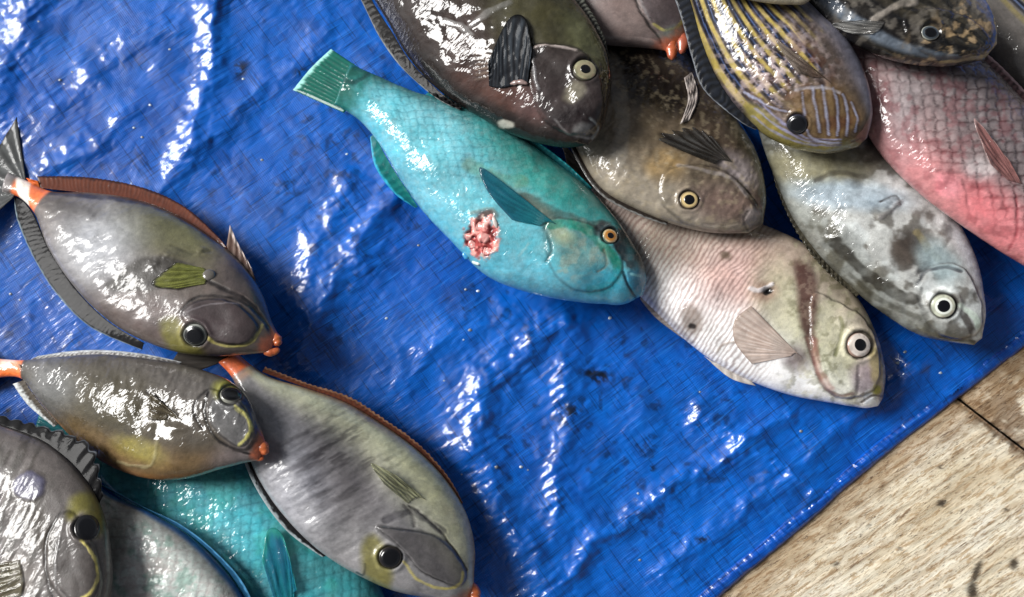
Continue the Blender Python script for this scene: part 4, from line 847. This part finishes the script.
# --- P: striped fish at the right border
def p_p(p):
    p.fill(c(112, 106, 98)); s_ = np.sin(p.t * 16 + 1.2); up = 1 - ss(-.1, .45, p.t); p.mix(ss(-.2, .5, s_) * up, c(34, 36, 46)); p.mix(ss(.3, .9, -s_) * up * .9, c(150, 134, 52)); p.mix((ss(.86, .97, s_)) * up * .6, c(110, 124, 150)); p.mottle(10, .2, 5)
Pf = fish('surgeonfish', 'yellow and black striped surgeonfish cut off by the right edge of the picture', 'fish', GRT,
    [((915, -92), (900, -76)), ((960, -62), (935, -30)), ((1010, -35), (962, 12)), ((1052, -8), (988, 55)), ((1095, 28), (1022, 98)),
     ((1125, 72), (1062, 132)), ((1145, 112), (1105, 154)), ((1150, 140), (1138, 154))], 27, p_p, M_gloss, slope=.25)
fin(Pf, 'tail_fin', [(914, -94), (898, -76)], [(880, -135), (880, -110), (862, -100), (845, -80)], fincol(c(60, 56, 40), c(30, 28, 24), 10), 10, droop=4)
eye(Pf, 1100, 78, 9, 6, c(120, 110, 60), c(60, 50, 30), 3)

# --- O: pink parrotfish
def p_o(p):
    p.fill(c(146, 118, 118)); e, h = scales(p.x, p.y, 138, 17, 14, 2.6, 6); k = ss(.95, .5, p.t)
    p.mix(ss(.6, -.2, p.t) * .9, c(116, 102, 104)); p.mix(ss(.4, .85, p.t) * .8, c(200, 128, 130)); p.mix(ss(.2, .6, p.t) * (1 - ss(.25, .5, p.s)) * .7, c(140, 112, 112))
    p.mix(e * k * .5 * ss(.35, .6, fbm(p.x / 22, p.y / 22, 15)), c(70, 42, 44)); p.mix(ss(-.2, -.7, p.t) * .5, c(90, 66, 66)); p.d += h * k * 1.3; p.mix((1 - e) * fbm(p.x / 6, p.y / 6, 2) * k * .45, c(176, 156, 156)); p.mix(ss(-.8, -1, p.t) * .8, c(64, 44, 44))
    p.blob(1000, 215, 50, 22, -40, c(208, 110, 116), .6, .8); p.blob(948, 186, 14, 10, -30, c(226, 140, 148), .7); p.blob(905, 110, 16, 40, 0, c(150, 140, 142), .5, .8)
    p.line([(938, 172), (952, 174), (964, 180), (972, 212)], 2, c(190, 120, 124), .6, 2, -1.6); p.blob(980, 168, 14, 10, 0, c(206, 190, 190), .6, .6); p.line([(1016, 195), (1018, 230), (1008, 250)], 1.4, c(150, 60, 70), .7, 2, -1)
    p.mix(ss(.55, .7, fbm(p.x / 11, p.y / 11, 44)) * .35, c(128, 50, 58)); p.mottle(4, .18, 5)
O = fish('parrotfish', 'pink and grey parrotfish with large dark edged scales at the right side', 'fish', GRT,
    [((832, 0), (814, 22)), ((880, 12), (836, 58)), ((928, 30), (853, 100)), ((975, 58), (878, 148)), ((1017, 98), (920, 192)), ((1056, 140), (965, 226)),
     ((1090, 185), (1015, 259)), ((1115, 225), (1065, 287)), ((1130, 255), (1100, 300)), ((1137, 275), (1128, 292))], 38, p_o, M_gloss, slope=.2)
fin(O, 'tail_fin', [(832, -2), (813, 24)], [(800, -40), (800, -14), (782, -4), (768, 16)], fincol(c(120, 80, 80), c(80, 50, 54), 10), 10, droop=4)
fin(O, 'dorsal_fin', [(936, 32), (976, 58), (1018, 98), (1056, 140)], [(945, 27), (985, 52), (1026, 92), (1062, 136)], fincol(c(70, 50, 50), c(160, 120, 120), 26, None, c(190, 160, 160), .2), 26, .6, droop=-1, nu=110)
fin(O, 'pectoral_fin', [(1022, 184), (1016, 182), (1008, 180)], [(1010, 162), (974, 118), (990, 164)], fincol(c(150, 106, 102), c(110, 66, 66), 8, c(140, 96, 92), c(180, 150, 146), .04), 6, .9, 'top', (2, 6))
fin(O, 'pelvic_fin', [(958, 216), (950, 208), (944, 206)], [(950, 210), (932, 200), (920, 188)], fincol(c(196, 140, 142), c(160, 96, 100), 4), 4, .6, droop=-2)
eye(O, 1085, 208, 8, 4, c(206, 176, 130), c(190, 130, 60), 3)

# --- K: unicornfish at the top
def p_k(p):
    p.fill(c(116, 98, 94)); p.mix(ss(-.3, -.9, p.t) * .4, c(84, 76, 76)); p.blob(618, 22, 40, 22, 20, c(138, 118, 112), .8, .8)
    uni_head(p, [(646, -30), (672, -36), (684, -14), (685, 8), (680, 26), (664, 30), (650, 18), (642, 0)], [(684, -20), (686, 4), (681, 24), (666, 30), (654, 24)], [(632, -30), (634, -4), (646, 20), (660, 38), (664, 50)], None, c(96, 84, 86))
    p.line([(640, -20), (640, -2), (650, 20)], 1.2, c(160, 150, 150), .5, 1.2, .6); p.line([(600, 36), (640, 40), (656, 42)], 2, c(150, 130, 124), .6, 3, .5)
    p.blob(674, 32, 14, 6, 10, c(120, 124, 116), .7); p.mottle(34, .14, 2); p.mottle(3.5, .15, 7)
K = fish('unicornfish', 'purplish grey unicornfish at the top edge, only cheek and open orange lips in view', 'fish', GRT,
    [((505, -292), (490, -280)), ((568, -270), (500, -240)), ((620, -235), (500, -180)), ((660, -190), (505, -110)), ((690, -140), (520, -50)), ((704, -90), (545, 0)),
     ((708, -45), (573, 30)), ((702, -5), (605, 44)), ((695, 16), (640, 47)), ((689, 32), (662, 50)), ((686, 42), (670, 52))], 34, p_k, M_satin, slope=.3)
sausage(K, [(666, 28), (671, 42), (672, 60)], 6, lipcol(c(190, 100, 62), c(150, 70, 46)), 'lip', M_lip, 2, onmid=True)
sausage(K, [(677, 28), (683, 40), (681, 54)], 6, lipcol(c(176, 96, 72), c(140, 68, 50)), 'lip', M_lip, 2, onmid=True)
fin(K, 'tail_fin', [(504, -294), (488, -280)], [(470, -345), (470, -310), (455, -300), (430, -270)], fincol(c(60, 56, 52), c(34, 30, 30), 10), 10, droop=4)
eye(K, 690, -32, 10, 7.6, c(110, 100, 60), c(26, 24, 24), 5)

# --- L: yellow and black lined surgeonfish
def p_l(p):
    p.fill(c(92, 80, 72)); s_ = np.sin((p.t + p.s * .25) * 38 + (fbm(p.x / 30, p.y / 30, 5) - .5) * 1.2); k = 1 - ss(.66, .84, p.s + (p.t < -.2) * .12 + (fbm(p.x / 14, p.y / 14, 3) - .5) * .22)
    k = k * ss(-.85, -.5, p.t); p.mix(ss(-.3, .05, s_) * k * .97, c(26, 28, 38)); p.mix(ss(.25, .7, -s_) * k * .85, c(164, 146, 74)); p.mix(ss(.9, .98, s_) * k * .5, c(90, 110, 150))
    m = ss(.44, .6, fbm(p.x / 5, p.y / 5, 8)) * np.exp(-(np.hypot((p.x - 775) / 55, (p.y - 70) / 45)) ** 2); p.mix(m * .75, c(176, 158, 152)); p.d += m * 1.0
    p.mix(ss(.5, .68, fbm(p.x / 9, p.y / 9, 18)) * np.exp(-(np.hypot((p.x - 800) / 36, (p.y - 75) / 34)) ** 2) * .8, c(88, 54, 34))
    p.mix(ss(-.45, -.85, p.t) * .85, c(140, 138, 150)); p.mix(ss(-.9, -1, p.t) * .7, c(120, 108, 60))
    hd = [(794, 94), (826, 84), (850, 92), (864, 116), (858, 138), (830, 144), (804, 138), (790, 118)]; p.poly(hd, c(124, 100, 58), .65, 11); p.blob(838, 122, 16, 7, 10, c(90, 58, 40), .7)
    p.poly([(745, 104), (770, 116), (790, 136), (815, 142), (850, 140), (862, 146), (820, 152), (780, 148), (755, 128)], c(136, 126, 66), .85, 4)
    for k_ in range(3): p.line([(752 + k_ * 3, 116 - k_ * 7), (778, 134 - k_ * 7), (806, 144 - k_ * 3), (840, 146 - k_ * 3)], 1.2, c(140, 140, 170), .7, 1.2, .4)
    for pts in ([(802, 92), (804, 112), (806, 130), (816, 141), (838, 144)], [(812, 88), (816, 108), (819, 132)], [(822, 86), (826, 106), (828, 134)], [(833, 88), (838, 106), (837, 136)], [(843, 94), (848, 110), (846, 136)], [(852, 102), (858, 118), (855, 132)], [(744, 92), (766, 106), (786, 112)]):
        p.line(pts, 5, c(70, 48, 34), .6, 2); p.line(pts, 1.8, c(140, 140, 154), .85, .9, .3)
    p.line([(796, 90), (806, 88), (826, 88), (840, 92)], 2, c(160, 156, 160), .6, 1.5, -1); p.line([(772, 46), (800, 66), (824, 84)], 3, c(50, 40, 40), .7, 2, -1.6)
    p.line([(758, 118), (776, 130)], 3, c(150, 130, 60), .6); p.line([(852, 142), (862, 138)], 1.5, c(60, 40, 36), .8, 1.2, -1.2); p.mottle(4, .24, 7); p.mottle(16, .16, 4)
L = fish('surgeonfish', 'yellow and black lined surgeonfish with upright lilac lines on an ochre cheek', 'fish', GRT,
    [((662, -152), (646, -140)), ((700, -130), (658, -90)), ((735, -90), (674, -45)), ((765, -50), (690, 0)), ((795, -12), (703, 45)), ((822, 12), (719, 82)),
     ((844, 38), (743, 114)), ((861, 68), (772, 138)), ((870, 97), (805, 150)), ((871, 122), (838, 152)), ((867, 138), (858, 147))], 35, p_l, M_slick, slope=.35)
fin(L, 'dorsal_fin', [(676, -42), (690, 0), (703, 45), (719, 82), (743, 114), (758, 128)], [(662, -34), (680, 14), (692, 58), (704, 90), (738, 120), (756, 130)], fincol(c(12, 14, 18), c(40, 46, 58), 26, None, c(110, 114, 120), .05), 26, .4, droop=2, nu=180, mat=M_finm)
fin(L, 'tail_fin', [(661, -154), (645, -140)], [(630, -200), (628, -170), (612, -160), (590, -135)], fincol(c(60, 56, 40), c(30, 28, 24), 10), 10, droop=4)
fin(L, 'pectoral_fin', [(832, 84), (824, 78), (816, 78)], [(806, 62), (776, 40), (796, 72)], fincol(c(84, 66, 54), c(40, 32, 30), 6, c(150, 140, 130)), 6, .9, 'top', (1, 4))
eye(L, 797, 124, 9.4, 7, c(90, 86, 70), c(20, 22, 26), 4.5, rim=c(44, 44, 60))

# --- G: dark surgeonfish
def p_g(p):
    p.fill(c(42, 32, 27)); p.blob(535, 20, 70, 40, -30, c(60, 56, 36), .9, .8); p.blob(590, 40, 20, 40, 30, c(76, 76, 52), .6, .7); p.blob(465, 45, 22, 46, 0, c(56, 40, 34), .8, .6); p.blob(500, 92, 44, 14, -20, c(70, 44, 34), .85, .6)
    p.blob(540, 100, 26, 20, 0, c(92, 70, 66), .7, .6); p.mix(ss(.72, .95, p.t) * .8, c(30, 26, 24)); p.poly([(532, 50), (552, 46), (580, 50), (604, 80), (604, 110), (596, 134), (570, 136), (548, 122), (536, 100)], c(50, 42, 40), .9, 4, .8)
    p.line([(530, 54), (536, 48), (556, 47), (576, 51)], 1.5, c(150, 136, 128), .7, 1.5, 1); p.line([(532, 54), (534, 74), (538, 90)], 2, c(110, 106, 104), .7, 1.5, 1.2); p.blob(574, 93, 11, 9, 50, c(110, 102, 86), .85, .4); p.blob(574, 118, 20, 10, 10, c(32, 24, 24), .8)
    p.blob(505, 124, 8, 5, -10, c(140, 134, 122), .95, .2); p.blob(582, 131, 9, 7, 0, c(98, 94, 90), .9, .4); p.line([(590, 120), (598, 128), (592, 138)], 1.6, c(130, 130, 126), .6, 1.5, -1.4); p.line([(555, 120), (568, 134), (590, 138)], 1.2, c(110, 104, 100), .5)
    for k in range(6): p.line([(476, 54 + k * 5), (500, 56 + k * 4)], 1.5, c(100, 82, 66), .5, 1.5, .5)
    p.line([(445, 20), (462, 26), (470, 34)], 4, c(150, 146, 140), .4, 3, 1.2); p.line([(470, 26), (492, 10), (510, 2)], 4, c(120, 116, 112), .4, 3, 1.2)
    p.d += (fbm(p.x / 14, p.y / 14, 6) - .5) * 2.4; p.mottle(20, .3, 4); p.mottle(5, .22, 7)
G = fish('surgeonfish', 'dark brown surgeonfish with upright black side fin, just above the turquoise fish', 'fish', GRT,
    [((330, -172), (312, -165)), ((365, -162), (320, -130)), ((420, -140), (338, -75)), ((470, -105), (360, -25)), ((512, -65), (386, 20)), ((547, -30), (410, 60)),
     ((577, 3), (441, 92)), ((598, 34), (478, 116)), ((609, 62), (515, 135)), ((611, 90), (549, 145)), ((605, 120), (574, 147)), ((598, 136), (588, 145))], 37, p_g, M_slick, slope=.35)
fin(G, 'anal_fin', [(350, -50), (372, 0), (392, 32), (411, 62), (441, 93), (462, 107)], [(340, -42), (364, 6), (380, 38), (402, 68), (436, 98), (460, 110)], fincol(c(14, 13, 14), c(34, 32, 32), 30, None, c(120, 124, 124), .06), 30, .2, droop=1, nu=170, mat=M_finm)
fin(G, 'dorsal_fin', [(546, -32), (576, 2), (597, 33), (608, 60)], [(556, -38), (584, -2), (602, 30), (610, 58)], fincol(c(24, 24, 22), c(120, 122, 112), 26), 26, 1.0, droop=0, nu=120, ragged=.2)
fin(G, 'tail_fin', [(330, -174), (311, -166)], [(300, -225), (296, -200), (282, -190), (262, -165)], fincol(c(40, 36, 32), c(24, 22, 22), 10), 10, droop=4)
fin(G, 'pectoral_fin', [(528, 82), (515, 85), (500, 88), (489, 86)], [(532, 48), (525, 18), (508, 20), (488, 62)], fincol(c(20, 22, 27), c(66, 74, 82), 10, c(10, 12, 16), c(8, 9, 10), .05, .45), 10, .25, 'top', (2, 5), nv=34, mat=M_finm)
sausage(G, [(510, 84), (520, 82), (528, 84)], 2.4, lipcol(c(150, 130, 126), c(120, 96, 90)), 'fin_joint', M_flesh, 2)
eye(G, 585, 70, 11, 5.0, c(150, 146, 116), c(150, 142, 116), 4.2, rim=c(60, 56, 46))

# --- N: brown lined fish at the top
def p_n(p):
    p.fill(c(68, 62, 50)); s_ = np.sin(p.t * 26 + (fbm(p.x / 20, p.y / 20, 5) - .5) * 2); p.mix(ss(-.1, .6, s_) * .75, c(30, 28, 24)); p.mix(ss(.3, .6, p.t) * .7, c(28, 26, 28)); p.mix((1 - ss(.03, .1, np.abs(p.t - .86))) * .6, c(120, 130, 140))
    p.mix(ss(-.1, -.8, p.t) * .6, c(150, 140, 128)); p.mix(ss(.5, .66, fbm(p.x / 8, p.y / 8, 8)) * ss(.75, .85, p.s) * .8, c(164, 140, 104)); p.mix(ss(.55, .7, fbm(p.x / 12, p.y / 12, 48)) * .3, c(140, 132, 120))
    p.line([(960, 56), (978, 52), (990, 46)], 2, c(40, 24, 18), .9, 1.5, -1.6); p.line([(940, 62), (966, 60), (988, 55)], 2.4, c(180, 160, 110), .7, 1.2); p.line([(872, 22), (892, 8), (914, 2)], 5, c(160, 150, 138), .6, 3, 1.4)
    p.d += (fbm(p.x / 9, p.y / 9, 6) - .5) * 3; p.mottle(4, .26, 7)
N = fish('surgeonfish', 'dark olive brown lined fish at the top right, its nose over the pink scaly fish', 'fish', GRT,
    [((742, -118), (728, -106)), ((790, -118), (745, -72)), ((842, -104), (775, -33)), ((888, -75), (808, 5)), ((935, -45), (845, 36)), ((967, -20), (880, 55)),
     ((986, 4), (918, 64)), ((995, 26), (955, 65)), ((997, 44), (984, 60))], 31, p_n, M_slick, slope=.3)
fin(N, 'pectoral_fin', [(885, 22), (880, 30), (872, 34)], [(862, 20), (832, 24), (852, 34)], fincol(c(110, 108, 104), c(50, 48, 46), 6, c(170, 170, 168)), 6, 1, 'top', (1, 4))
fin(N, 'tail_fin', [(741, -120), (727, -106)], [(712, -160), (708, -135), (694, -125), (676, -100)], fincol(c(60, 56, 40), c(30, 28, 24), 10), 10, droop=4)
eye(N, 930, 33, 9, 6, c(136, 140, 136), c(70, 78, 84), 3.5, rim=c(160, 160, 150), ell=.75)

# --- Q: pale fish just showing at the top
def p_q(p): p.fill(c(176, 166, 140)); p.mottle(8, .2, 3); p.mix(ss(-.2, -.9, p.t) * .6, c(110, 104, 86))
Q = fish('pale_fish', 'pale beige fish whose lower edge just shows at the top border', 'fish', GRT,
    [((640, -66), (640, -54)), ((670, -74), (668, -38)), ((710, -84), (706, -14)), ((755, -82), (754, 0)), ((790, -64), (790, 4)), ((812, -36), (808, 2)), ((818, -16), (814, -4))], 20, p_q, M_skin, slope=.3)
fin(Q, 'tail_fin', [(640, -68), (640, -52)], [(606, -88), (614, -60), (604, -34)], fincol(c(150, 140, 116), c(110, 100, 80), 8), 8, droop=1)
eye(Q, 796, -36, 6, 3.6, c(196, 186, 160), c(150, 130, 80), 3)

# ------------------------------------------------------------------ flecks of scale and slime on the tarp
rng = np.random.RandomState(9); fv, ff, fc_ = [], [], []
spots = [(72, 72), (60, 80), (395, 62), (118, 238), (64, 84), (262, 160), (470, 330), (905, 352), (938, 322), (944, 330), (700, 392), (610, 318), (333, 268), (150, 105), (20, 300), (640, 560), (528, 470)]
spots += [(float(x), float(y)) for x, y in zip(rng.uniform(0, 1000, 70), rng.uniform(0, 590, 70))]
for x, y in spots:
    q = P(np.array([x]), np.array([y]), 0.003)[0]; ix, iy = gidx(q[:1], q[1:2])
    if HM[ix[0], iy[0]] > .0028 or y > np.interp(x, np.array(EDGEF)[:, 0], np.array(EDGEF)[:, 1]) - 20: continue
    zb = tarp_h(np.array([x]), np.array([y]))[0]; r0 = rng.uniform(.8, 1.9); n0 = sum(len(a) for a in fv)
    a = np.linspace(0, 2 * math.pi, 10, endpoint=False); rr = r0 * (1 + .35 * rng.rand(10))
    rings = [(1, 0.1), (.8, .45), (.35, .7)]
    for k, hh in rings: fv.append(P(x + rr * k * np.cos(a), y + rr * k * np.sin(a) * .8, np.full(10, (zb + hh * r0 * .8) * S)))
    fv.append(P(np.array([x]), np.array([y]), (zb + .8 * r0 * .8) * S)); fc_.append(np.tile(c(*(np.array([170, 184, 196]) * rng.uniform(.6, 1.1)).clip(0, 250)), (31, 1)))
    for k in range(2):
        for j in range(10): ff.append((n0 + k * 10 + j, n0 + k * 10 + (j + 1) % 10, n0 + k * 10 + 10 + (j + 1) % 10, n0 + k * 10 + 10 + j))
    for j in range(0, 10, 2): ff.append((n0 + 20 + j, n0 + 20 + j + 1, n0 + 20 + (j + 2) % 10, n0 + 30))
fl = mesh_obj('scale_flecks', np.concatenate(fv), np.array(ff), M_eye, None, np.concatenate(fc_))
fl['kind'] = 'stuff'; fl['label'] = 'tiny pale flecks of loose fish scale scattered over the blue tarp'; fl['category'] = 'fish scales'
